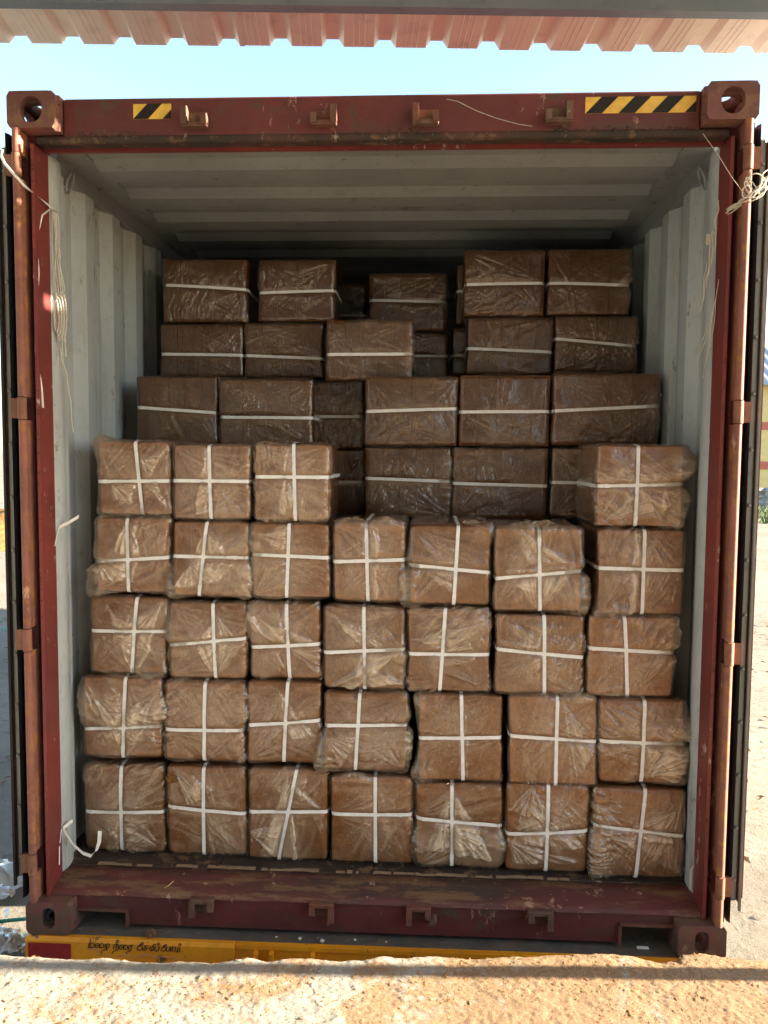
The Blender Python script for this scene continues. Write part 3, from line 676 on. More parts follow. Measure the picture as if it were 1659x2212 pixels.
TAMIL=[
  [(-0.9789, -0.0026), (-0.9832, -0.0152), (-0.9882, -0.0279), (-0.9896, -0.0328), (-0.9856, -0.034), (-0.9808, -0.0331)] ,
  [(-0.9808, -0.0331), (-0.982, -0.0249), (-0.9806, -0.0179), (-0.9751, -0.0149), (-0.969, -0.0154), (-0.9664, -0.0201), (-0.9672, -0.0257), (-0.9713, -0.0307), (-0.9781, -0.0333), (-0.9842, -0.034)] ,
  [(-0.9502, -0.0243), (-0.9556, -0.0231), (-0.9577, -0.0267), (-0.9558, -0.0307), (-0.9598, -0.033), (-0.9639, -0.0304), (-0.9631, -0.0227), (-0.9589, -0.0177), (-0.9514, -0.0161), (-0.9481, -0.018), (-0.9482, -0.0249), (-0.9504, -0.0312), (-0.947, -0.0318), (-0.9395, -0.0315), (-0.9341, -0.0271), (-0.9326, -0.0215), (-0.9359, -0.0168), (-0.942, -0.0164), (-0.9461, -0.0193), (-0.947, -0.0304)] ,
  [(-0.9251, -0.0171), (-0.9286, -0.0255), (-0.9294, -0.0311), (-0.9247, -0.0323), (-0.9179, -0.0306), (-0.9135, -0.0235), (-0.913, -0.018), (-0.9163, -0.0154), (-0.9211, -0.0183), (-0.9232, -0.0253), (-0.9241, -0.035), (-0.9207, -0.039), (-0.9302, -0.0394), (-0.9383, -0.0404), (-0.9411, -0.0468), (-0.9426, -0.0531)] ,
  [(-0.8961, -0.0187), (-0.8976, -0.0284), (-0.8991, -0.0368)] ,
  [(-0.8975, -0.0188), (-0.888, -0.0184), (-0.8792, -0.0167)] ,
  [(-0.8867, -0.0183), (-0.8895, -0.0295), (-0.891, -0.0372)] ,
  [(-0.8902, -0.0281), (-0.8861, -0.0238), (-0.882, -0.0251), (-0.8815, -0.0319), (-0.8856, -0.0404), (-0.8965, -0.0422), (-0.9012, -0.0452), (-0.9041, -0.0522)] ,
  [(-0.8866, -0.017), (-0.8872, -0.0115), (-0.8892, -0.0074), (-0.8871, -0.0025), (-0.8817, -0.0002), (-0.879, -0.0029), (-0.8804, -0.0077), (-0.8845, -0.0102), (-0.8879, -0.0104)] ,
  [(-0.8645, -0.0267), (-0.8699, -0.0255), (-0.872, -0.0291), (-0.87, -0.0331), (-0.8741, -0.0354), (-0.8781, -0.0328), (-0.8773, -0.0251), (-0.8732, -0.0201), (-0.8658, -0.0185), (-0.8624, -0.0204), (-0.8625, -0.0273), (-0.8646, -0.0336), (-0.8613, -0.0342), (-0.8539, -0.0339), (-0.8484, -0.0295), (-0.847, -0.0239), (-0.8503, -0.0192), (-0.8563, -0.0188), (-0.8604, -0.0217), (-0.8613, -0.0328)] ,
  [(-0.8422, -0.0207), (-0.8437, -0.0277), (-0.8458, -0.0367)] ,
  [(-0.8429, -0.0201), (-0.8355, -0.0193), (-0.8274, -0.0181)] ,
  [(-0.8341, -0.0197), (-0.8356, -0.0301), (-0.8377, -0.0385), (-0.8452, -0.0415), (-0.8506, -0.0445), (-0.8528, -0.0508)] ,
  [(-0.8029, -0.0193), (-0.7974, -0.0143), (-0.7927, -0.0127), (-0.7913, -0.0085), (-0.7953, -0.0066), (-0.7994, -0.0096), (-0.8035, -0.0145), (-0.8103, -0.0217), (-0.8144, -0.0288), (-0.8131, -0.0335), (-0.8078, -0.0361), (-0.8011, -0.0351), (-0.7956, -0.0308), (-0.7949, -0.0239), (-0.7988, -0.0192), (-0.8042, -0.0201)] ,
  [(-0.7901, -0.0188), (-0.782, -0.0178), (-0.7726, -0.0175)] ,
  [(-0.7834, -0.0186), (-0.7875, -0.0263), (-0.7923, -0.0313), (-0.7916, -0.0361), (-0.7863, -0.0359), (-0.7815, -0.033), (-0.7808, -0.0274), (-0.7848, -0.0255), (-0.7794, -0.0267), (-0.774, -0.0265)] ,
  [(-0.7672, -0.02), (-0.7687, -0.0283), (-0.7694, -0.0339), (-0.7648, -0.0358), (-0.7594, -0.0351)] ,
  [(-0.7627, -0.0357), (-0.762, -0.0267), (-0.7592, -0.0211), (-0.7552, -0.0195), (-0.7536, -0.0236), (-0.756, -0.0306), (-0.758, -0.0351)] ,
  [(-0.7558, -0.0195), (-0.7564, -0.0141), (-0.7537, -0.0119), (-0.7463, -0.0109)] ,
  [(-0.7484, -0.0179), (-0.7499, -0.0276), (-0.7513, -0.0345), (-0.7473, -0.0378), (-0.7419, -0.0369), (-0.7379, -0.0326), (-0.7357, -0.0243), (-0.7343, -0.0187)] ,
  [(-0.7375, -0.0057), (-0.7342, -0.0077), (-0.7349, -0.0125), (-0.7383, -0.0147), (-0.7414, -0.0128), (-0.7405, -0.0079), (-0.7375, -0.0057)] ,
  [(-0.7182, -0.0212), (-0.7134, -0.0168), (-0.7093, -0.0154), (-0.7081, -0.0117), (-0.7116, -0.01), (-0.7152, -0.0126), (-0.7188, -0.017), (-0.7247, -0.0233), (-0.7283, -0.0295), (-0.7272, -0.0337), (-0.7225, -0.0359), (-0.7166, -0.0351), (-0.7118, -0.0312), (-0.7112, -0.0252), (-0.7147, -0.0211), (-0.7194, -0.0218)] ,
  [(-0.7082, -0.019), (-0.7096, -0.0274), (-0.7097, -0.0342), (-0.7057, -0.0361), (-0.701, -0.0339), (-0.6982, -0.0255), (-0.6975, -0.0193)] ,
  [(-0.6934, -0.0191), (-0.6942, -0.0281), (-0.6952, -0.0357)] ,
  [(-0.6941, -0.0192), (-0.6881, -0.0193), (-0.6807, -0.0186)] ,
  [(-0.6874, -0.0196), (-0.6884, -0.0279), (-0.6896, -0.0355)] ,
  [(-0.6767, -0.0178), (-0.6788, -0.0275), (-0.6795, -0.0344), (-0.6749, -0.037), (-0.6675, -0.036)] ,
  [(-0.6708, -0.0361), (-0.6701, -0.0272), (-0.6673, -0.0202), (-0.6633, -0.0193), (-0.6613, -0.0241), (-0.6628, -0.031), (-0.6668, -0.036)] ,
  [(-0.6605, -0.0055), (-0.6572, -0.0074), (-0.6579, -0.0115), (-0.6619, -0.0133), (-0.6652, -0.0111), (-0.6645, -0.007), (-0.6605, -0.0055)] ,
  [(-0.6604, -0.035), (-0.6585, -0.035)] ,
  [(-0.6541, -0.0341), (-0.6522, -0.034)] ,
]

mb = MB()
for st in TAMIL:
    mb.tube([(x, -.0137, z) for x, z in st], .0017, 6, .0008)
part('lettering', mb, 'ink', tr)
mb = MB()
for st in ([(-.992, -.040), (-.965, -.038), (-.955, -.046), (-.945, -.05), (-.95, -.064)], [(-.93, -.062), (-.915, -.057), (-.905, -.066)], [(-.885, -.066), (-.865, -.055), (-.845, -.058), (-.84, -.068)], [(-.82, -.066), (-.79, -.052), (-.76, -.056), (-.70, -.058), (-.66, -.060)]):
    mb.tube([(x, -.0133, z) for x, z in st], .0016, 6, .0006)
part('chalk_line', mb, 'pink_line', tr)
for y in (1.4, 2.6):
    mb = MB(); mb.cyl((-1.1, y, GZ+.45), (1.1, y, GZ+.45), .05); part('axle', mb, 'deck_metal', tr)
    for sx in (-1, 1):
        mb = MB(); mb.cyl((sx*.82, y, GZ+.45), (sx*1.1, y, GZ+.45), .45, 28); wv = part('wheel', mb, 'tyre', tr)
        mb = MB(); mb.cyl((sx*1.1005, y, GZ+.45), (sx*1.115, y, GZ+.45), .25, 20); part('rim', mb, 'galvanised', wv)
for x in (-.5, .5):
    mb = MB(); mb.box(x-.06, x+.06, .1, 11.8, -.42, -.0405); part('chassis_beam', mb, 'deck_metal', tr)

# ------------------------------------------------------------------ bales
BG = 'coir bales stacked in the container'
def rbox(P, hx, hy, hz, r):
    """P points on the surface of the box +-h; returns rounded position and normal"""
    h = np.array([hx, hy, hz]); q = np.clip(P, -(h-r), h-r); d = P-q; L = np.linalg.norm(d, axis=-1, keepdims=True)
    L = np.where(L < 1e-9, 1, L); n = d/L; return q+n*r, n
def make_bale(key, X0, X1, Z0, Z1, Y, L, HL, HR, VT, VB, label, seed, res=.0029, bulges=(), flaps=(), slabs=0, tight=1.0, tufts=(), group=BG):
    rs = np.random.RandomState(seed); rd = random.Random(seed)
    w = X1-X0-.002; h = Z1-Z0-.001; cx = (X0+X1)/2
    t = thing('coir_bale', label, 'bale', (cx, Y, Z0), group)
    hl, hr = HL-Z0, HR-Z0; vt, vb = (None, None) if VT is None else (VT-cx, VB-cx)
    rad = rs.uniform(.016, .026); hx, hy, hz = w/2, L/2, h/2
    wa = rs.uniform(.012, .026); va = rs.uniform(.006, .014); fb = rs.uniform(.0, .007); sk = rs.uniform(-.006, .006)
    sA, sB = seed*3+1, seed*3+2
    C0 = np.array([0, hy, hz])
    def hzof(x): return hl+(hr-hl)*(np.clip(x/w, -.5, .5)+.5)
    def vxof(z): return vb+(vt-vb)*np.clip(z/h, 0, 1)
    def D(p, n):
        p = p.copy(); z = p[..., 2].copy(); x = p[..., 0].copy(); y = p[..., 1]
        g = np.exp(-((z-hzof(x))/.030)**2)
        p[..., 0] = x*(1-wa*g)
        if vt is not None:
            gv = np.exp(-((x-vxof(z))/.035)**2)
            edge = np.abs(z-h/2)/(h/2)
            p[..., 2] = h/2+(z-h/2)*(1-va*gv*edge)
        fx = np.clip(1-(2*x/w)**2, 0, 1); fz = np.clip(1-(2*z/h-1)**2, 0, 1)
        p[..., 1] += np.where(y < L/2, -fb*fx*fz, 0)
        lump = (fbm(x*9+y*7+40, z*9-y*5+40, sA, 3)-.5)*.012
        p += n*lump[..., None]
        p[..., 0] += sk*(z-h/2)/h
        return p
    # --- coir block (or the slabs of a long-side bale)
    def block(nm, bx0, bx1, r, inset, m):
        k = 9; mb = MB(); g = np.linspace(-1, 1, k); A, Bq = np.meshgrid(g, g)
        hw = (bx1-bx0)/2
        for ax in range(3):
            for sg in (-1, 1):
                P = np.zeros((k, k, 3)); o = [i for i in range(3) if i != ax]
                P[..., ax] = sg; P[..., o[0]] = A; P[..., o[1]] = Bq
                H3 = np.array([hw-.0002, hy-.004, hz-inset]); P = np.sign(P)*(np.abs(P)**.8)*H3
                q, n = rbox(P, *H3, r); q = q+np.array([(bx0+bx1)/2, hy, hz]); q = D(q, n*0)
                f = [(j*k+i, j*k+i+1, (j+1)*k+i+1, (j+1)*k+i) for j in range(k-1) for i in range(k-1)]
                if (sg > 0) == (ax == 1): f = [x_[::-1] for x_ in f]
                mb.add(q.reshape(-1, 3).tolist(), f, True)
        me = mb.mesh(nm); o = part(nm, me, m); o.parent = t; return o
    if slabs:
        xs = np.linspace(-w/2+.003, w/2-.003, slabs+1)
        for i in range(slabs): block('shaded_coir_slab', xs[i]+.0001, xs[i+1]-.0001, .0014, .003+rd.uniform(0, .0015), 'shaded_coir_slab')
    else: block('coir_block', -w/2+.003, w/2-.003, rad*.8, .003, 'coir')
    # --- plastic film over front, sides, top and bottom
    nx = max(int(w/res), 20); nz = max(int(h/res), 20)
    dep = np.cumsum([0, .004, .005, .007, .010, .014, .02, .03, .045, .06, .08, .1]); dep = dep[dep < L-.03]; dep = np.append(dep, L-.004)[1:]
    nd = len(dep)
    ci = np.concatenate([-dep[::-1], np.zeros(nx+1), dep]); xi = np.concatenate([np.full(nd, -w/2), np.linspace(-w/2, w/2, nx+1), np.full(nd, w/2)])
    cj = np.concatenate([-dep[::-1], np.zeros(nz+1), dep]); zj = np.concatenate([np.full(nd, 0), np.linspace(0, h, nz+1), np.full(nd, h)])
    NI, NJ = len(xi), len(zj)
    Xg, Zg = np.meshgrid(xi, zj); CI, CJ = np.meshgrid(ci, cj)
    Yg = np.maximum(np.abs(CI), np.abs(CJ))
    U = Xg+CI; V = Zg+CJ
    P = np.stack([Xg, Yg, Zg], -1)-C0
    q, n = rbox(P, hx, hy, hz, rad)
    # interior front normals come out of the clamp; fill faces where the clamp gives none
    q = q+C0
    Hh = np.zeros_like(U)
    # streaks that fan out of the pinched points
    anchors = []
    if vt is not None:
        anchors = [(-w/2, hl), (w/2, hr), (vt, h), (vb, 0), (vb+(vt-vb)*.5, (hl+hr)/2)]
        anchors = rd.sample(anchors, 4)+[(rd.choice([-1, 1])*w*.47, rd.choice([.04, .96])*h) for _ in range(2)]
    else:
        anchors = [(-w/2, hl), (w/2, hr), (-w*.47, h*.95), (w*.47, h*.05), (w*.47, h*.95), (-w*.47, .05*h)]
        anchors = rd.sample(anchors, 5)+[(rd.uniform(-.2, .2)*w, rd.choice([.1, .9])*h)]
    streak = np.zeros_like(U)
    if vt is None: tight *= 1.25
    for ai, (au, av) in enumerate(anchors):
        dx, dy = U-au, V-av; r_ = np.hypot(dx, dy)+1e-6
        thc = math.atan2(h/2-av, -au)+rd.uniform(-.5, .5); th = np.arctan2(dy, dx); dth = np.angle(np.exp(1j*(th-thc)))
        win = np.exp(-(dth/rd.uniform(.35, .75))**2); Kf = rd.uniform(6, 12)
        warp = (fbm(U*10+9, V*10+9, seed+ai*7, 2)-.5)*.12
        s_ = ridge(n2(dth*Kf+warp*Kf+50, r_*2.5+5, seed+ai*31))**4+.5*ridge(n2(dth*Kf*2.3+90, r_*4, seed+ai*37+5))**2
        fall = sst(r_, .006, .07)*np.exp(-(r_/rd.uniform(.14, .26))**2)
        streak += s_*win*fall*rd.uniform(.6, 1.3)
    Hh += streak*.0062*tight
    # long parallel stretch marks
    an = rs.uniform(.2, 2.9); c1, s1_ = math.cos(an), math.sin(an); pa = U*c1+V*s1_; pb = -U*s1_+V*c1
    par = ridge(n2(pb*75+60+(fbm(U*8+3, V*8+3, sA+40, 2)-.5)*3, pa*7+40, sA+41))**3*sst(fbm(U*5+11, V*5+11, sA+43, 2), .40, .62)
    kp = rs.choice([.3, .6, 1.1]); Hh += par*.0018*kp; streak = streak+par*.55*kp
    # crumples
    ang = rs.uniform(0, 3.14); ca, sa = math.cos(ang), math.sin(ang); a1 = (U*ca+V*sa); b1 = (-U*sa+V*ca)
    wv = (fbm(U*14, V*14, sB, 3)-.5)*.05
    cr = ridge(fbm((a1+wv)*11+30, (b1+wv)*62+30, sA+5, 2))**3
    msk = sst(fbm(U*6+20, V*6+20, sB+9, 3), .46, .66)
    kc = rs.choice([.25, .6, 1.0]); Hh += cr*msk*.007*kc; cr = cr*kc
    loose = sst(fbm(U*5+70, V*5+70, sB+19, 2), .5, .75)
    Hh += loose*.0045*fbm(U*13+3, V*13+3, sA+8, 3)
    haze = .008+.22*np.clip(streak, 0, 1.3)+.24*cr*msk+.05*loose
    # loose flaps of doubled film: straight-edged milky areas
    for fi, fl in enumerate(flaps):
        poly = [((a-.5)*w, c*h) for a, c in fl[:-1]]; hz_ = fl[-1]
        sd_ = np.full(U.shape, 1e9); wob = (fbm(U*22, V*22, seed+fi*5+2, 3)-.5)*.024
        area = sum(poly[i][0]*poly[(i+1)%len(poly)][1]-poly[(i+1)%len(poly)][0]*poly[i][1] for i in range(len(poly)))
        sgn = 1 if area > 0 else -1
        for i in range(len(poly)):
            (xa, ya), (xb, yb) = poly[i], poly[(i+1)%len(poly)]; Ln = math.hypot(xb-xa, yb-ya)
            dd = sgn*((xb-xa)*(V-ya)-(yb-ya)*(U-xa))/Ln; sd_ = np.minimum(sd_, dd+wob)
        ins = sst(sd_, 0, .004)*(Yg < .02)
        (xa, ya) = poly[0]; thf = np.arctan2(V-ya, U-xa)
        fld = ridge(n2(thf*9+30, np.hypot(U-xa, V-ya)*5, seed+fi*11))**1.6
        haze = haze+ins*(1.55*hz_*(.55+.6*fbm(U*16, V*16, seed+fi, 3))+.34*fld**2)
        Hh += ins*(.0025+.009*fld)+np.exp(-(sd_/.0035)**2)*.0022*(Yg < .02)
        haze = haze+np.exp(-(sd_/.003)**2)*.22*(Yg < .02)
    # strap grooves
    gh = np.abs(V-hzof(np.clip(U, -w/2, w/2))); gm = 1-np.exp(-(gh/.015)**2)
    if vt is not None: gm = gm*(1-np.exp(-(np.abs(U-vxof(np.clip(V, 0, h)))/.015)**2))
    Hh = Hh*(.04+.96*gm); haze = haze*(.35+.65*gm)*(1 if vt is not None else .40)
    # bagging film beyond the block's outline
    for (bu, bv, amp, rx, rz) in bulges:
        g = np.exp(-((U-(bu-.5)*w)/rx)**2-((V-bv*h)/rz)**2); Hh = Hh+g*amp*(.55+.9*fbm(U*18, V*18, seed+77, 3))*(.15+.85*gm)
        rw = ridge(fbm(U*16+seed, V*26, seed+78, 3))**3; Hh = Hh+g*rw*.008; haze = haze+g*(.04+.22*rw)
    pos = D(q, n)+n*(.0016+Hh[..., None])
    pos[..., 1] = np.minimum(pos[..., 1], L)
    # index map: drop the four corner squares, share their seams
    idx = np.full((NJ, NI), -1); vs = []; hzv = []
    a0, a1_ = nd, nd+nx; b0, b1_ = nd, nd+nz
    for j in range(NJ):
        for i in range(NI):
            outx = i < a0 or i > a1_; outz = j < b0 or j > b1_
            if outx and outz: continue
            idx[j, i] = len(vs); vs.append(pos[j, i]); hzv.append(haze[j, i])
    fs = []
    def okf(j, i):
        return not ((i < a0 or i >= a1_) and (j < b0 or j >= b1_))
    for k in range(1, nd+1):     # share seam vertices: side edge vertex = top edge vertex
        for (j_, i_, jj, ii) in ((b1_, a1_+k, b1_+k, a1_), (b1_, a0-k, b1_+k, a0), (b0, a1_+k, b0-k, a1_), (b0, a0-k, b0-k, a0)):
            idx[jj, ii] = idx[j_, i_]
    J, I = np.meshgrid(np.arange(NJ-1), np.arange(NI-1), indexing='ij')
    good = ~(((I < a0) | (I >= a1_)) & ((J < b0) | (J >= b1_)))
    J, I = J[good], I[good]
    F = np.stack([idx[J, I], idx[J, I+1], idx[J+1, I+1], idx[J+1, I]], -1)
    me = bpy.data.meshes.new('plastic_wrap'); vs = np.array(vs)
    me.vertices.add(len(vs)); me.vertices.foreach_set('co', vs.astype(np.float32).ravel())
    me.loops.add(F.size); me.loops.foreach_set('vertex_index', F.astype(np.int32).ravel())
    me.polygons.add(len(F)); me.polygons.foreach_set('loop_start', np.arange(0, F.size, 4, dtype=np.int32)); me.polygons.foreach_set('loop_total', np.full(len(F), 4, dtype=np.int32))
    me.update(calc_edges=True); me.validate()
    me.polygons.foreach_set('use_smooth', np.ones(len(me.polygons), bool))
    at = me.attributes.new('haze', 'FLOAT', 'POINT'); at.data.foreach_set('value', np.clip(np.array(hzv), 0, .8).astype(np.float32))
    o = part('plastic_wrap', me, 'clear_film'); o.parent = t
    # --- straps: follow the rounded outline of the block
    def strap(vertical, wd=.0130):
        # path in the horizontal (or vertical) section, param along the rounded rectangle
        pts = []
        N = 26
        if not vertical:
            seq = [(-hx, y) for y in np.linspace(hy*.96, -hy, 14)[:-1]]+[(x, -hy) for x in np.linspace(-hx, hx, N)]+[(hx, y) for y in np.linspace(-hy, hy*.96, 14)[1:]]
        else:
            seq = [(y, -hz) for y in np.linspace(hy*.96, -hy, 14)[:-1]]+[(-hy, z) for z in np.linspace(-hz, hz, N)]+[(y, hz) for y in np.linspace(-hy, hy*.96, 14)[1:]]
        # densify near the corners
        rows = []
        jag = (rs.rand(len(seq))-.5)*.0008
        for off, th in ((-wd/2, .0012), (-wd/2, .0026), (wd/2, .0026), (wd/2, .0012)):
            A = []
            for k, (a, c) in enumerate(seq):
                if not vertical:
                    x, y = a, c+hy; z = float(hzof(np.array(a)))+off; A.append((x, y, z))
                else:
                    y, z = a+hy, c+hz; x = float(vxof(np.array(z)))+off; A.append((x, y, z))
            A = np.array(A)
            hh = [hx, hy, hz]
            Pp = A-C0
            if not vertical: q_, n_ = rbox(np.stack([Pp[:, 0], Pp[:, 1], Pp[:, 0]*0], -1), hx, hy, hz, rad); q_[:, 2] = Pp[:, 2]
            else: q_, n_ = rbox(np.stack([Pp[:, 0]*0, Pp[:, 1], Pp[:, 2]], -1), hx, hy, hz, rad); q_[:, 0] = Pp[:, 0]
            rows.append(D(q_+C0, n_)+n_*(th+.0006+(.0006 if vertical else 0)))
        mb = MB(); m_ = len(seq); V4 = np.concatenate(rows)
        mb.add(V4.tolist(), [(r*m_+k, r*m_+k+1, ((r+1)%4)*m_+k+1, ((r+1)%4)*m_+k) for r in range(4) for k in range(m_-1)], False)
        # crimped seal where the strap ends overlap
        k = rd.choice([14, 15, 16, 32, 33, 34]); c0 = (V4[m_+k]+V4[2*m_+k])/2; c1 = (V4[m_+k+1]+V4[2*m_+k+1])/2
        ax = Vector(c1-c0).normalized(); lw_ = Vector(V4[2*m_+k]-V4[m_+k]).normalized()*(wd/2+.0006); nn = Vector((0, -1, 0))
        c0 = Vector(c0); e = ax*.013
        bx = [c0-lw_+nn*0, c0+lw_, c0+lw_+e, c0-lw_+e]; tp = [p+nn*.0016 for p in bx]
        mb.add([tuple(p) for p in bx+tp], [(4,5,6,7),(0,1,5,4),(1,2,6,5),(2,3,7,6),(3,0,4,7)])
        me = mb.mesh('strap'); o = part('strap', me, 'strap'); o.parent = t
    strap(False)
    if vt is not None: strap(True)
    for (tu, tv, s) in tufts:   # gathered film tied off at an edge
        mb = MB(); g = rs; n_ = 9; vs_ = []; c = ((tu-.5)*w, .01, tv*h)
        for r in range(5):
            for k in range(n_):
                a = (k/(n_-1)-.5)*1.9; rr_ = s*(.15+.85*(r/4)**.8)
                vs_.append((c[0]+math.sin(a)*rr_*1.1, c[1]-.004-.012*r/4+.010*math.sin(k*2.4+r), c[2]+math.cos(a)*rr_*.62+.003*math.sin(k*1.7)))
        mb.add(vs_, [(r*n_+k, r*n_+k+1, (r+1)*n_+k+1, (r+1)*n_+k) for r in range(4) for k in range(n_-1)], True)
        me = mb.mesh('film_tuft'); at = me.attributes.new('haze', 'FLOAT', 'POINT'); at.data.foreach_set('value', [.16]*len(me.vertices))
        o = part('film_tuft', me, 'clear_film'); o.parent = t
    return t
FL = {
'b11': 'smooth tightly wrapped brown bale at the left end of the bottom row',
'b12': 'brown bale with torn wrap at its top left corner, second in bottom row',
'b13': 'brown bale whose upright strap slants left, third from left in bottom row',
'b14': 'snugly wrapped brown bale at the middle of the bottom row',
'b15': 'brown bale with a tall milky triangle of loose film, fifth in bottom row',
'b16': 'brown bale with sloping creases of film, second from right in bottom row',
'b17': 'tall brown bale at the right end of the bottom row, strap bent over its top',
'b21': 'bale with shiny bagging film at the left end of the second row up',
'b22': 'smooth neatly strapped bale, second from left in the second row up',
'b23': 'narrow brown bale, third from left in the second row up',
'b24': 'bale flaring at its foot beside the dark gap in the second row up',
'b25': 'bale just right of the dark gap in the second row up',
'b26': 'evenly strapped bale, second from right in the second row up',
'b27': 'bale with film bagging out to the right, right end of the second row up',
'b31': 'bale with a twisted tail of clear film, left end of the third row up',
'b32': 'bale with a milky wedge of film below its strap, second in third row up',
'b33': 'bale with a hazy diagonal flap, third from left in the third row up',
'b34': 'bale with a bunched film flap hanging under its strap, middle of third row up',
'b35': 'bale with star-shaped creases, third from right in the third row up',
'b36': 'bale with a sagging strap, second from right in the third row up',
'b37': 'bale at the right end of the third row up, set in from the post',
'b41': 'bale bulging with film at lower left, left end of the fourth row up',
'b42': 'bale with a leaning upright strap and fan of film, second in fourth row up',
'b43': 'squarely strapped bale, third from left in the fourth row up',
'b44': 'bale with a bare upright film seam, topmost of its column in the middle',
'b45': 'bale with its level strap tilted down, right of the middle column top',
'b46': 'bale with gathered film on top and a flared right side, fourth row up',
'b47': 'bale under the topmost right bale, its left flank showing, fourth row up',
'b51': 'bale wrapped in cloudy film at the top left of the near stack',
'b52': 'bale with crossed straps, middle one of the three topping the near stack',
'b53': 'bale with its right side showing, last of three topping the near stack',
'b57': 'bale with a pointed film corner, alone atop the near stack at right',
}
BL = {
'a1': 'dark long bale behind the near stack, left of two at the middle fifth row',
'a2': 'dark long bale behind the near stack, right of the middle fifth row',
'a3': 'dark bale half hidden behind the topmost right bale of the near stack',
'a0': 'dark bale deep in the gap right of the three near top bales',
'b1': 'dark long bale against the left wall, left end of the sixth row',
'b2': 'dark long bale with its right end showing, second in the sixth row',
'b3': 'dark recessed bale in the gap of the sixth row',
'b4': 'long bale with visible slab joints, middle of the sixth row',
'b5': 'long bale with crumpled film, second from right in the sixth row',
'b6': 'widest long bale at the right end of the sixth row',
'c1': 'dark long bale at the left end of the seventh row',
'c2': 'dark long bale with diagonal creases, second in the seventh row',
'c3': 'long bale standing forward in the middle of the seventh row',
'c4': 'dark bale deep behind the middle of the seventh row',
'c5': 'dark long bale second from right in the seventh row',
'c6': 'dark long bale with a tilted strap at the right end of the seventh row',
'c7': 'shadowed bale edge peeking out left of the second right bale, seventh row',
'd7': 'shadowed bale edge peeking out left of the tall bale in the top row',
'd1': 'dark long bale at the left end of the top row under the ceiling',
'd2': 'dark long bale second from left in the top row',
'd3': 'small set-back bale in the middle of the top row',
'd4': 'dim bale deepest in the container, behind the top row gap',
'd5': 'tall dark bale with slanting creases, second from right in the top row',
'd6': 'dark long bale at the right end of the top row under the ceiling',
}
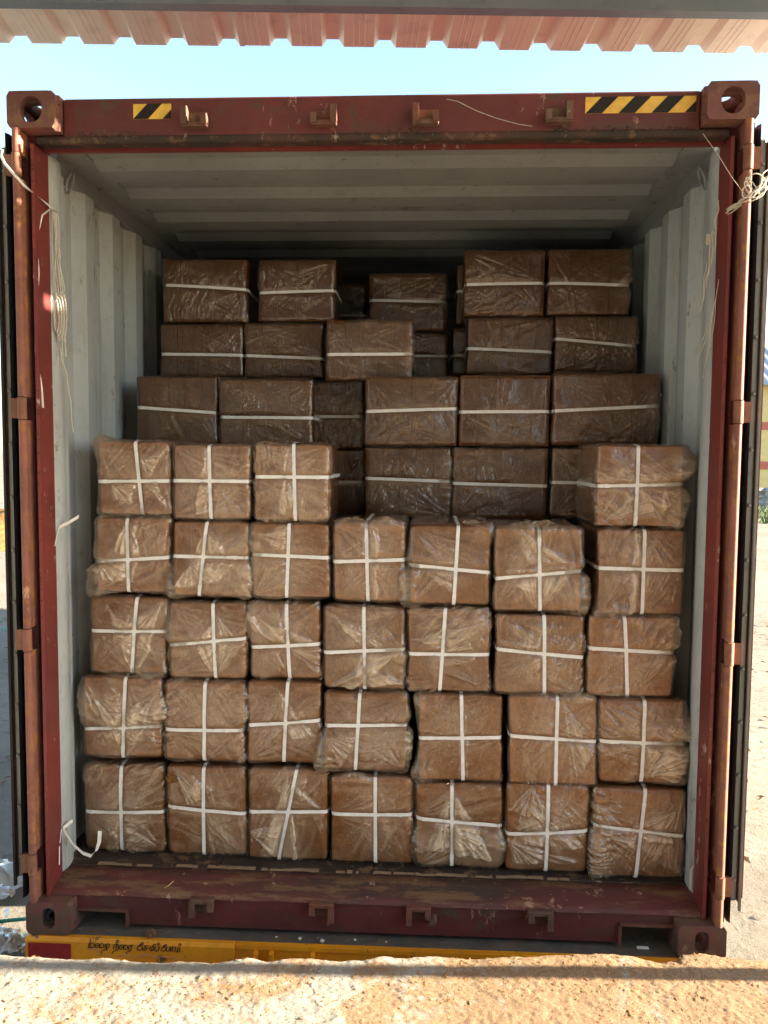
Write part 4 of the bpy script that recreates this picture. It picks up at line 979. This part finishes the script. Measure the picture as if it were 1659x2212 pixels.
FX = {  # bulges (u,v,amp,ru,rv); flaps polygons in unit face coords + haze
'b11': dict(),
'b12': dict(flaps=[[(.1, .98), (.6, .75), (.25, .55), .05]]),
'b13': dict(flaps=[[(.50, .95), (.15, .05), (.62, .02), .10], [(.5, .9), (.95, .55), (.9, .35), .06], [(.02, .3), (.45, .42), (.3, .05), .08]]),
'b14': dict(tufts=[(.3, .97, .03)], bulges=[(.3, 1.0, .012, .05, .03)]),
'b15': dict(flaps=[[(.42, .98), (.12, .22), (.55, .18), .16], [(.42, .98), (.5, .2), (.86, .12), .17], [(.3, .55), (.7, .5), (.75, .25), (.25, .25), .10]], bulges=[(.02, .22, .018, .05, .06), (.98, .28, .02, .05, .06)], tufts=[(.42, .97, .025)]),
'b16': dict(flaps=[[(.2, .8), (.95, .30), (.1, .35), .09], [(.05, .35), (.85, .15), (.1, .12), .10], [(.3, .95), (.05, .7), (.5, .6), .06]], tufts=[(.32, .98, .025)]),
'b17': dict(flaps=[[(.9, .78), (.3, .52), (.85, .45), .10], [(.2, .45), (.95, .1), (.85, .5), (.5, .48), .11], [(.05, .8), (.4, .5), (.1, .5), .07]], bulges=[(.02, .25, .012, .04, .08)]),
'b21': dict(flaps=[[(.95, .85), (.35, .45), (.55, .05), (.75, .3), .11], [(.1, .9), (.5, .35), (.35, .3), .09], [(.55, .55), (.98, .75), (.9, .2), .06]], bulges=[(.0, .65, .016, .06, .09), (.98, .6, .020, .05, .08)]),
'b22': dict(bulges=[(1.0, .75, .006, .04, .1)]),
'b23': dict(flaps=[[(.4, .95), (.9, .35), (.6, .3), .06]]),
'b24': dict(bulges=[(-.02, .18, .030, .05, .09), (1.0, .3, .014, .04, .12)], flaps=[[(.05, .45), (.45, .45), (.2, .05), .05]]),
'b25': dict(bulges=[(.0, .9, .010, .06, .05), (.0, .1, .016, .06, .05)], flaps=[[(.48, .95), (.56, .9), (.6, .05), (.5, .05), .08]]),
'b26': dict(flaps=[[(.6, .95), (.98, .4), (.7, .05), .05]], bulges=[(.8, 1.0, .010, .06, .03)]),
'b27': dict(bulges=[(1.02, .66, .034, .06, .07), (.95, .25, .018, .07, .1)], flaps=[[(.2, .5), (.95, .55), (.9, .4), (.3, .42), .09], [(.5, .1), (.55, .45), (.98, .35), (.9, .05), .12]]),
'b31': dict(flaps=[[(.95, .95), (.5, .62), (.6, .05), (.78, .3), .14], [(.3, .52), (.55, .52), (.58, .02), .12], [(.25, .85), (.6, .6), (.35, .5), .07]], bulges=[(.8, .0, .022, .06, .04), (1., .85, .010, .05, .05)]),
'b32': dict(flaps=[[(.60, .02), (.30, .48), (.45, .62), (.62, .56), .18], [(.62, .02), (.60, .52), (.98, .5), .15], [(.62, .85), (.42, .55), (.85, .55), .10]], bulges=[(.02, .55, .012, .05, .08)]),
'b33': dict(flaps=[[(.02, .85), (.95, .5), (.55, .42), (.1, .6), .13], [(.5, .45), (.95, .1), (.98, .45), .08]], bulges=[(-.02, .75, .014, .04, .06)]),
'b34': dict(flaps=[[(.98, .5), (.45, .42), (.38, .15), (.62, .2), .20], [(.1, .9), (.45, .5), (.8, .5), .09], [(.05, .02), (.5, .3), (.95, .1), .09]], bulges=[(.95, .46, .012, .05, .04), (.75, .2, .010, .07, .06)]),
'b35': dict(flaps=[[(.05, .62), (.95, .85), (.5, .5), .08], [(.25, .45), (.75, .6), (.8, .4), (.45, .3), .12]]),
'b36': dict(flaps=[[(.05, .68), (.45, .62), (.45, .55), (.05, .58), .06]]),
'b37': dict(bulges=[(1., .75, .008, .04, .1)]),
'b41': dict(flaps=[[(.45, .95), (.25, .55), (.6, .5), (.55, .9), .13], [(.05, .45), (.6, .48), (.5, .15), (.1, .2), .12]], bulges=[(-.03, .16, .036, .06, .08)]),
'b42': dict(flaps=[[(.45, .9), (.25, .5), (.78, .5), .16], [(.25, .48), (.05, .15), (.6, .2), (.8, .45), .14]], bulges=[(-.02, .14, .030, .06, .07), (.98, .2, .012, .05, .07)]),
'b43': dict(flaps=[[(.05, .85), (.4, .6), (.45, .95), .05]], bulges=[(.0, .75, .010, .03, .08)]),
'b44': dict(flaps=[[(.52, .95), (.62, .93), (.60, .06), (.50, .05), .10]], bulges=[(.25, 1.02, .014, .06, .03), (.75, 1.02, .014, .06, .03)], tufts=[(.3, .99, .035), (.78, .98, .03)]),
'b45': dict(bulges=[(-.04, .25, .040, .05, .09), (.95, .95, .016, .06, .05)], flaps=[[(.1, .5), (.6, .1), (.5, .45), .05]], tufts=[(.75, .98, .04)]),
'b46': dict(flaps=[[(.5, .02), (.1, .5), (.55, .52), .12], [(.52, .02), (.55, .5), (.95, .55), .14], [(.3, .95), (.35, .55), (.85, .6), .07]], bulges=[(1.02, .30, .030, .05, .09), (.4, 1.03, .018, .08, .04)], tufts=[(.55, .99, .05), (.3, .99, .035)]),
'b47': dict(flaps=[[(.42, .95), (.5, .93), (.46, .05), (.38, .05), .10]], bulges=[(.1, -.02, .016, .1, .04)]),
'b51': dict(flaps=[[(.02, .98), (.02, .9), (.5, .65), (.55, .35), (.3, .3), (.15, .6), .17], [(.6, .75), (.9, .85), (.72, .5), .15], [(.6, .45), (.95, .1), (.8, .45), .12], [(.2, .45), (.5, .45), (.45, .2), (.22, .2), .13]], bulges=[(.02, 1.0, .020, .06, .05), (.3, .02, .010, .12, .04)]),
'b52': dict(flaps=[[(.42, .95), (.48, .9), (.44, .1), (.3, .05), .06]]),
'b53': dict(flaps=[[(.38, .95), (.46, .9), (.42, .1), (.36, .1), .05]]),
'b57': dict(flaps=[[(.4, .62), (.98, .66), (.95, .5), (.35, .52), .13], [(.15, .1), (.5, .48), (.75, .1), .13], [(.5, .48), (.85, .3), (.75, .1), .12], [(.78, .45), (.92, .42), (.9, .25), (.76, .27), .10]], bulges=[(1.05, .78, .042, .05, .055), (1.03, .30, .020, .05, .07)]),
}
for i, (k, v) in enumerate(FRONT.items()):
    X0, X1, Z0, Z1, Y, HL, HR, VT, VB = v
    if k[1] == '1': Z0 = .1565
    make_bale(k, X0, X1, Z0, Z1, Y, .41, HL, HR, VT, VB, FL[k], 100+i*13, **FX.get(k, {}))
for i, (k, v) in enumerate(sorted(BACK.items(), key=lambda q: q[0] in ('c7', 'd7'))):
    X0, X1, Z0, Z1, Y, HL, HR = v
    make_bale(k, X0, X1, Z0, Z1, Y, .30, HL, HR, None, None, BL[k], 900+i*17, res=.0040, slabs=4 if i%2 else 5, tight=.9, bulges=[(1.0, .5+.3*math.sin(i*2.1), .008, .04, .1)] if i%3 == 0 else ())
# bare coir showing through the torn wrap
mb = MB(); rr = random.Random(5)
for i in range(60):
    x = -.775+rr.gauss(0, .014); z = .462+rr.gauss(0, .008); y = .285; a = rr.uniform(0, 3.14); l = rr.uniform(.004, .012)
    mb.tube([(x-l*math.cos(a), y, z-l*math.sin(a)), (x, y-.004, z+.002), (x+l*math.cos(a), y, z+l*math.sin(a))], .0011, 4)
b12 = [o for o in col.objects if o.type == 'EMPTY' and o.get('label') == FL['b12']][0]
part('torn_coir', mb, 'crumb', b12, kind='stuff')

# ------------------------------------------------------------------ ropes, straps and litter
def wig(p0, p1, n, amp, seed, sag=0):
    r_ = random.Random(seed); p0, p1 = Vector(p0), Vector(p1); out = []
    ph = [r_.uniform(0, 6) for _ in range(4)]
    for i in range(n+1):
        t = i/n; p = p0.lerp(p1, t); e = math.sin(math.pi*t)
        out.append(p+Vector((amp*math.sin(t*7+ph[0]), amp*.7*math.sin(t*9+ph[1]), amp*.6*math.sin(t*5+ph[2])))*e-Vector((0, 0, sag*e)))
    return out
mb = MB()
mb.tube([(-1.226, -.022, 2.70), (-1.230, -.022, 2.68), (-1.218, -.024, 2.655), (-1.165, .0, 2.59), (-1.138, .12, 2.562), (-1.132, .17, 2.556)], .0045, 6, .0015)
mb.tube([(-1.140, .13, 2.552), (-1.150, .09, 2.52), (-1.158, .06, 2.43), (-1.152, .06, 2.32), (-1.160, .05, 2.18), (-1.162, .05, 2.05), (-1.150, .06, 1.93), (-1.146, .06, 1.86)], .0045, 6, .0015)
single('white_strap', mb, 'strap', 'long white plastic strap slung from the left door down the red jamb', 'strap')
mb = MB()
for k in range(7):
    zb = 2.0+.1*(k%4); mb.tube(wig((-1.1420+.003*k*.5, .150+.004*k, 2.56), (-1.136+.0035*k*.6, .165+.006*k, zb), 22, .006, 30+k), .0015)
for k in range(4):
    cxr, cz_, rx_, rz_ = -1.136+.004*k, 2.19, .009+.003*k, .055+.01*k
    mb.tube([(cxr+rx_*math.cos(a), .155+.006*k, cz_+rz_*math.sin(a)) for a in np.linspace(0, 2*math.pi, 22)], .002)
mb.tube(wig((-1.130, .17, 2.08), (-1.115, .20, 1.93), 14, .004, 61)+wig((-1.115, .20, 1.93), (-1.108, .215, 1.78), 14, .004, 62)[1:], .0019)
mb.tube(wig((-1.128, .17, 2.22), (-1.118, .19, 2.05), 14, .004, 63), .0019)
single('rope_hank', mb, 'rope', 'hank of cream rope hanging from the left post inside the door', 'rope')
mb = MB()
for k in range(13):
    r_ = random.Random(200+k)
    a = Vector((1.150+r_.uniform(-.008, .006), .045, 2.505+r_.uniform(-.012, .010))); c = Vector((1.205+r_.uniform(-.01, .01), -.024-r_.uniform(0, .012), 2.535+r_.uniform(-.02, .02))); e = Vector((1.262+r_.uniform(-.015, .03), -.004, 2.60+r_.uniform(-.03, .03)))
    mb.tube([a]+wig(a, c, 8, .006, 300+k)[1:]+wig(c, e, 8, .008, 400+k)[1:], .0014)
for k in range(4):
    c = Vector((1.178+.01*k, -.026, 2.545+.006*k)); rx_, rz_ = .012+.006*k, .018+.006*k
    mb.tube([(c.x+rx_*math.cos(a+k), c.y-.004*math.sin(a), c.z+rz_*math.sin(a)) for a in np.linspace(0, 5.2, 20)], .002)
single('tangled_twine', mb, 'rope', 'tangle of sunlit cream twine tied round the right hinge bar', 'twine')
mb = MB(); mb.tube([(1.060, .045, 2.752), (1.10, .01, 2.67), (1.140, -.012, 2.59), (1.180, -.018, 2.535)], .0011)
single('taut_thread', mb, 'rope', 'thin taut thread from the header to the tangled twine', 'thread')
mb = MB()
for k in range(5): mb.tube(wig((1.138-.003*k, .11+.012*k, 2.47-.10*(k > 2)), (1.130-.004*k, .125+.012*k, 2.36-.04*k), 12, .004, 500+k), .0016)
mb.tube(wig((1.140, .11, 2.56), (1.137, .12, 2.47), 12, .005, 520), .0024); mb.box(1.118, 1.132, .150, .153, 2.425, 2.462)
single('loose_string', mb, 'rope', 'short grey string with a tag hanging on the right grey post', 'string')
mb = MB()
for k in range(5): mb.tube(wig((1.147-.001*k, .10+.010*k, 2.30-.03*k), (1.134-.006*k, .12+.016*k, 2.08-.05*(k%3)), 14, .003, 540+k), .0012)
single('frayed_string', mb, 'rope', 'frayed white string hanging down the right jamb', 'string')
def ribbon(pts, wd, dv):
    mb = MB(); vs = []
    for i, p in enumerate(pts):
        d = Vector(dv[i] if isinstance(dv, list) else dv)*wd/2; vs += [Vector(p)-d, Vector(p)+d]
    n = len(pts); off = Vector((0, -.0008, .0004))
    mb.add(vs+[v+off for v in vs], [(2*i, 2*i+1, 2*i+3, 2*i+2) for i in range(n-1)]+[(2*n+2*i, 2*n+2*i+2, 2*n+2*i+3, 2*n+2*i+1) for i in range(n-1)]+[(2*i, 2*i+2, 2*n+2*i+2, 2*n+2*i) for i in range(n-1)]+[(2*i+1, 2*n+2*i+1, 2*n+2*i+3, 2*i+3) for i in range(n-1)])
    return mb
mb = ribbon([(-1.147, .17, 1.437), (-1.135, .172, 1.443), (-1.12, .176, 1.450), (-1.083, .19, 1.474)], .012, (.1, 0, 1))
mb2 = ribbon([(-1.147, .168, 1.436), (-1.149, .150, 1.40), (-1.151, .14, 1.37)], .008, (0, 1, 0)); mb.add(mb2.v, mb2.f)
single('strap_stub', mb, 'strap', 'cut white strap end poking from the left grey post', 'strap')
mb = ribbon([(-1.120, .172, .338), (-1.147, .150, .318), (-1.140, .150, .305), (-1.11, .152, .255), (-1.075, .155, .222), (-1.045, .155, .213), (-1.025, .155, .232), (-1.013, .155, .268), (-1.010, .155, .310)], .013, [(0, 0, 1)]*5+[(0, .4, .8), (.7, .3, .3), (1, .2, 0), (1, .2, 0)])
mb2 = ribbon([(-1.150, .145, .318), (-1.152, .13, .26), (-1.140, .10, .205)], .008, (0, 1, 0)); mb.add(mb2.v, mb2.f)
single('strap_curl', mb, 'strap', 'curled white strap by the bottom left bale at the sill', 'strap')
mb = ribbon([(1.144, .155, .160), (1.144, .156, .235), (1.156, .150, .262), (1.163, .140, .285), (1.171, .130, .312)], .009, [(1, 0, 0), (1, 0, 0), (.6, 0, .6), (.6, 0, -.6), (.8, 0, -.3)])
single('strap_end', mb, 'strap', 'bent white strap end standing at the bottom right jamb', 'strap')
mb = MB(); mb.tube([(-.747, .085, .139), (-.735, .095, .1425), (-.722, .115, .150)], .0018, 5); single('straw_stalk', mb, 'straw', 'single pale straw lying on the red sill', 'straw')
def lump(c, r, seed, n=9):
    mb = MB(); vs = []; r_ = np.random.RandomState(seed)
    for j in range(n):
        for i in range(n*2):
            th = math.pi*j/(n-1); ph = 2*math.pi*i/(n*2); k = r*(.78+.5*r_.rand()); vs.append((c[0]+k*math.sin(th)*math.cos(ph), c[1]+k*math.sin(th)*math.sin(ph), c[2]+.75*k*math.cos(th)))
    m_ = n*2; mb.add(vs, [(j*m_+i, j*m_+(i+1)%m_, (j+1)*m_+(i+1)%m_, (j+1)*m_+i) for j in range(n-1) for i in range(m_)]); return mb
single('coir_lump', lump((-.775, .018, .009), .017, 3), 'stone_brown', 'small brown coir lump on the trailer edge above the lettering', 'lump')
PEB = ('pale pebble at the left of the trailer deck pebbles', 'largest pale pebble on the deck under the second lower keeper', 'tiny pale pebble rightmost on the trailer deck', 'small pale pebble between larger ones under the sill middle', 'tiny pale pebble leftmost under the sill')
for i, (x, y, r_) in enumerate(((-.245, .03, .006), (-.165, .022, .007), (.06, .03, .004), (-.05, .035, .005), (-.33, .035, .004))):
    single('pebble', lump((x, y, r_*.4), r_, 20+i, 6), 'white_mark', PEB[i], 'pebble', 'pebbles on the trailer deck')
mb = MB(); mb.box(.935, .975, .05, .062, -.002, .002); single('paper_scrap', mb, 'strap', 'white scrap in the right fork notch', 'scrap')
def bag(pts, seed, lab):
    n = 26; r_ = random.Random(seed); g = np.linspace(0, 1, n); A, Bq = np.meshgrid(g, g)
    (x0, y0), (x1, y1), (x2, y2), (x3, y3) = pts
    X = x0*(1-A)*(1-Bq)+x1*A*(1-Bq)+x2*A*Bq+x3*(1-A)*Bq; Y = y0*(1-A)*(1-Bq)+y1*A*(1-Bq)+y2*A*Bq+y3*(1-A)*Bq
    ed = np.minimum(np.minimum(A, 1-A), np.minimum(Bq, 1-Bq))
    X = X+(fbm(A*5, Bq*5, seed)-.5)*.14; Y = Y+(fbm(A*5+9, Bq*5, seed)-.5)*.14
    Z = GZ+.05+sst(ed, 0, .3)*.10*fbm(A*4, Bq*4, seed+2)+.05*ridge(fbm(A*6, Bq*6, seed+5))**2
    mb = MB(); mb.add(np.stack([X, Y, Z], -1).reshape(-1, 3).tolist(), [(j*n+i, j*n+i+1, (j+1)*n+i+1, (j+1)*n+i) for j in range(n-1) for i in range(n-1)], True)
    single('plastic_bag', mb, 'litter_film', lab, 'bag')
bag([(-3.0, 2.05), (-2.40, 2.02), (-2.36, 2.45), (-3.0, 2.62)], 3, 'crumpled white plastic bag on the ground by the left door')
bag([(-2.30, 1.50), (-2.06, 1.50), (-2.02, 1.66), (-2.25, 1.70)], 6, 'small white plastic sheet on the ground by the yellow trailer corner')
mb = ribbon([(-2.36, 1.95, GZ+.06), (-2.31, 1.90, GZ+.10), (-2.28, 1.83, GZ+.10), (-2.29, 1.76, GZ+.05)], .03, (.3, 1, .2)); single('strap_scrap', mb, 'strap', 'white strap scrap on the ground below the plastic bag', 'strap')
mb = MB(); mb.tube(wig((-3.2, 1.52, GZ+.08), (-1.9, 1.86, GZ+.10), 20, .03, 70), .012); single('green_twine', mb, 'green_twine', 'green twine lying across the ground by the yellow trailer corner', 'twine')
mb = MB(); mb.tube(wig((-9.2, 11.5, GZ+.06), (-6.2, 9.6, GZ+.06), 20, .25, 71), .03); single('green_rope', mb, 'green_twine', 'green rope on the far ground left of the door', 'rope')
# dry leaf litter on the dirt at left
mb = MB(); rr = random.Random(12)
for i in range(2600):
    s_ = rr.random(); X = rr.uniform(-9, -2.0) if i%3 else rr.uniform(2.2, 7); Y = rr.uniform(1.2, 12)
    if fbm(np.array([X*1.1]), np.array([Y*1.1]), 21)[0] < .5: continue
    a = rr.uniform(0, 6.3); l = rr.uniform(.02, .06); q = Matrix.Rotation(a, 3, 'Z')@Matrix.Rotation(rr.uniform(-.7, .7), 3, 'X')
    mb.add([(Vector((X, Y, GZ+.05))+q@Vector(p)) for p in ((-l, 0, 0), (0, -l*.35, .008), (l, 0, 0), (0, l*.35, .008))], [(0, 1, 2, 3)])
part('leaf_litter', mb, 'leaf_litter', kind='stuff')

# ------------------------------------------------------------------ far things
hs_ = thing('house', 'yellow house with red bands and a grey-blue metal roof at the far right', 'house', (28, 46, GZ))
mb = MB(); mb.box(18, 40, 46, 54, GZ, 6.1); part('wall', mb, 'house_wall', hs_)
for z in (3.35, 1.05): 
    mb = MB(); mb.box(17.97, 40.03, 45.95, 45.997, z, z+.45); part('band', mb, 'house_band', hs_)
prof = [(17.4, 0)]; x = 17.4
while x < 40.6: prof += [(x+.25, 0), (x+.32, .09), (x+.48, .09), (x+.55, 0)]; x += .55
mb = MB(); n = len(prof); vs = [(p, 45.2, 5.9+q) for p, q in prof]+[(p, 50.2, 8.6+q) for p, q in prof]+[(p, 55, 5.9+q) for p, q in prof]
mb.add(vs, [(k*n+i, k*n+i+1, (k+1)*n+i+1, (k+1)*n+i) for k in range(2) for i in range(n-1)]); part('roof', mb, 'house_roof', hs_)
for x in (24, 30, 36):
    mb = MB(); mb.box(x, x+1.3, 45.90, 45.949, 1.7, 3.1); wn = part('window', mb, 'house_roof', hs_)
mb = MB(); rr = np.random.RandomState(2)
xs = np.linspace(13, 42, 90); zz = np.linspace(0, 1, 8); vs = []
for z in zz:
    for x in xs: vs.append((x, 43.5+(n2(np.array([x*3]), np.array([z*9]), 4)[0]-.5)*.5, GZ+z*(1.05+.3*n2(np.array([x]), np.array([0.]), 5)[0])))
n = len(xs); mb.add(vs, [(j*n+i, j*n+i+1, (j+1)*n+i+1, (j+1)*n+i) for j in range(7) for i in range(n-1)]); vs2 = [(x, 44.2, GZ+.0) for x in xs]+[(x, 44.2, GZ+1.1) for x in xs]; mb.add(vs2, [(i, i+1, n+i+1, n+i) for i in range(n-1)])
mb.add([vs[7*n+i] for i in range(n)]+vs2[n:], [(i, i+1, n+i+1, n+i) for i in range(n-1)])
single('stone_wall', mb, 'rubble', 'low grey rubble wall in front of the yellow house', 'wall')
mb = MB(); rr = random.Random(8)
for i in range(9000):
    x = rr.uniform(9, 40); y = rr.uniform(33, 43); hgt = rr.uniform(.1, .35); a = rr.uniform(0, 3.1); c, s_ = math.cos(a)*.05, math.sin(a)*.05; lx, ly = rr.uniform(-.1, .1), rr.uniform(-.1, .1)
    mb.add([(x-c, y-s_, GZ), (x+c, y+s_, GZ), (x+lx, y+ly, GZ+hgt)], [(0, 1, 2)])
part('grass', mb, 'grass', kind='stuff')
def heap(cx_, cy_, rx_, ry_, hh, seed, m, lab, nm='coir_heap'):
    n = 40; g = np.linspace(-1, 1, n); A, Bq = np.meshgrid(g, g); r_ = np.hypot(A, Bq)
    Z = GZ-.05+hh*np.clip(1-r_**1.5, 0, 1)*(.7+.6*fbm(A*3+9, Bq*3, seed))+(fbm(A*15+50, Bq*15+50, seed+3)-.5)*.2*np.clip(1-r_, 0, 1)
    mb = MB(); mb.add(np.stack([cx_+A*rx_, cy_+Bq*ry_, Z], -1).reshape(-1, 3).tolist(), [(j*n+i, j*n+i+1, (j+1)*n+i+1, (j+1)*n+i) for j in range(n-1) for i in range(n-1)], True)
    single(nm, mb, m, lab, 'heap')
heap(-13.2, 22, 3.5, 2.5, 1.2, 3, 'coir_heap', 'orange brown coir heap on the ground beyond the left door')
#@END
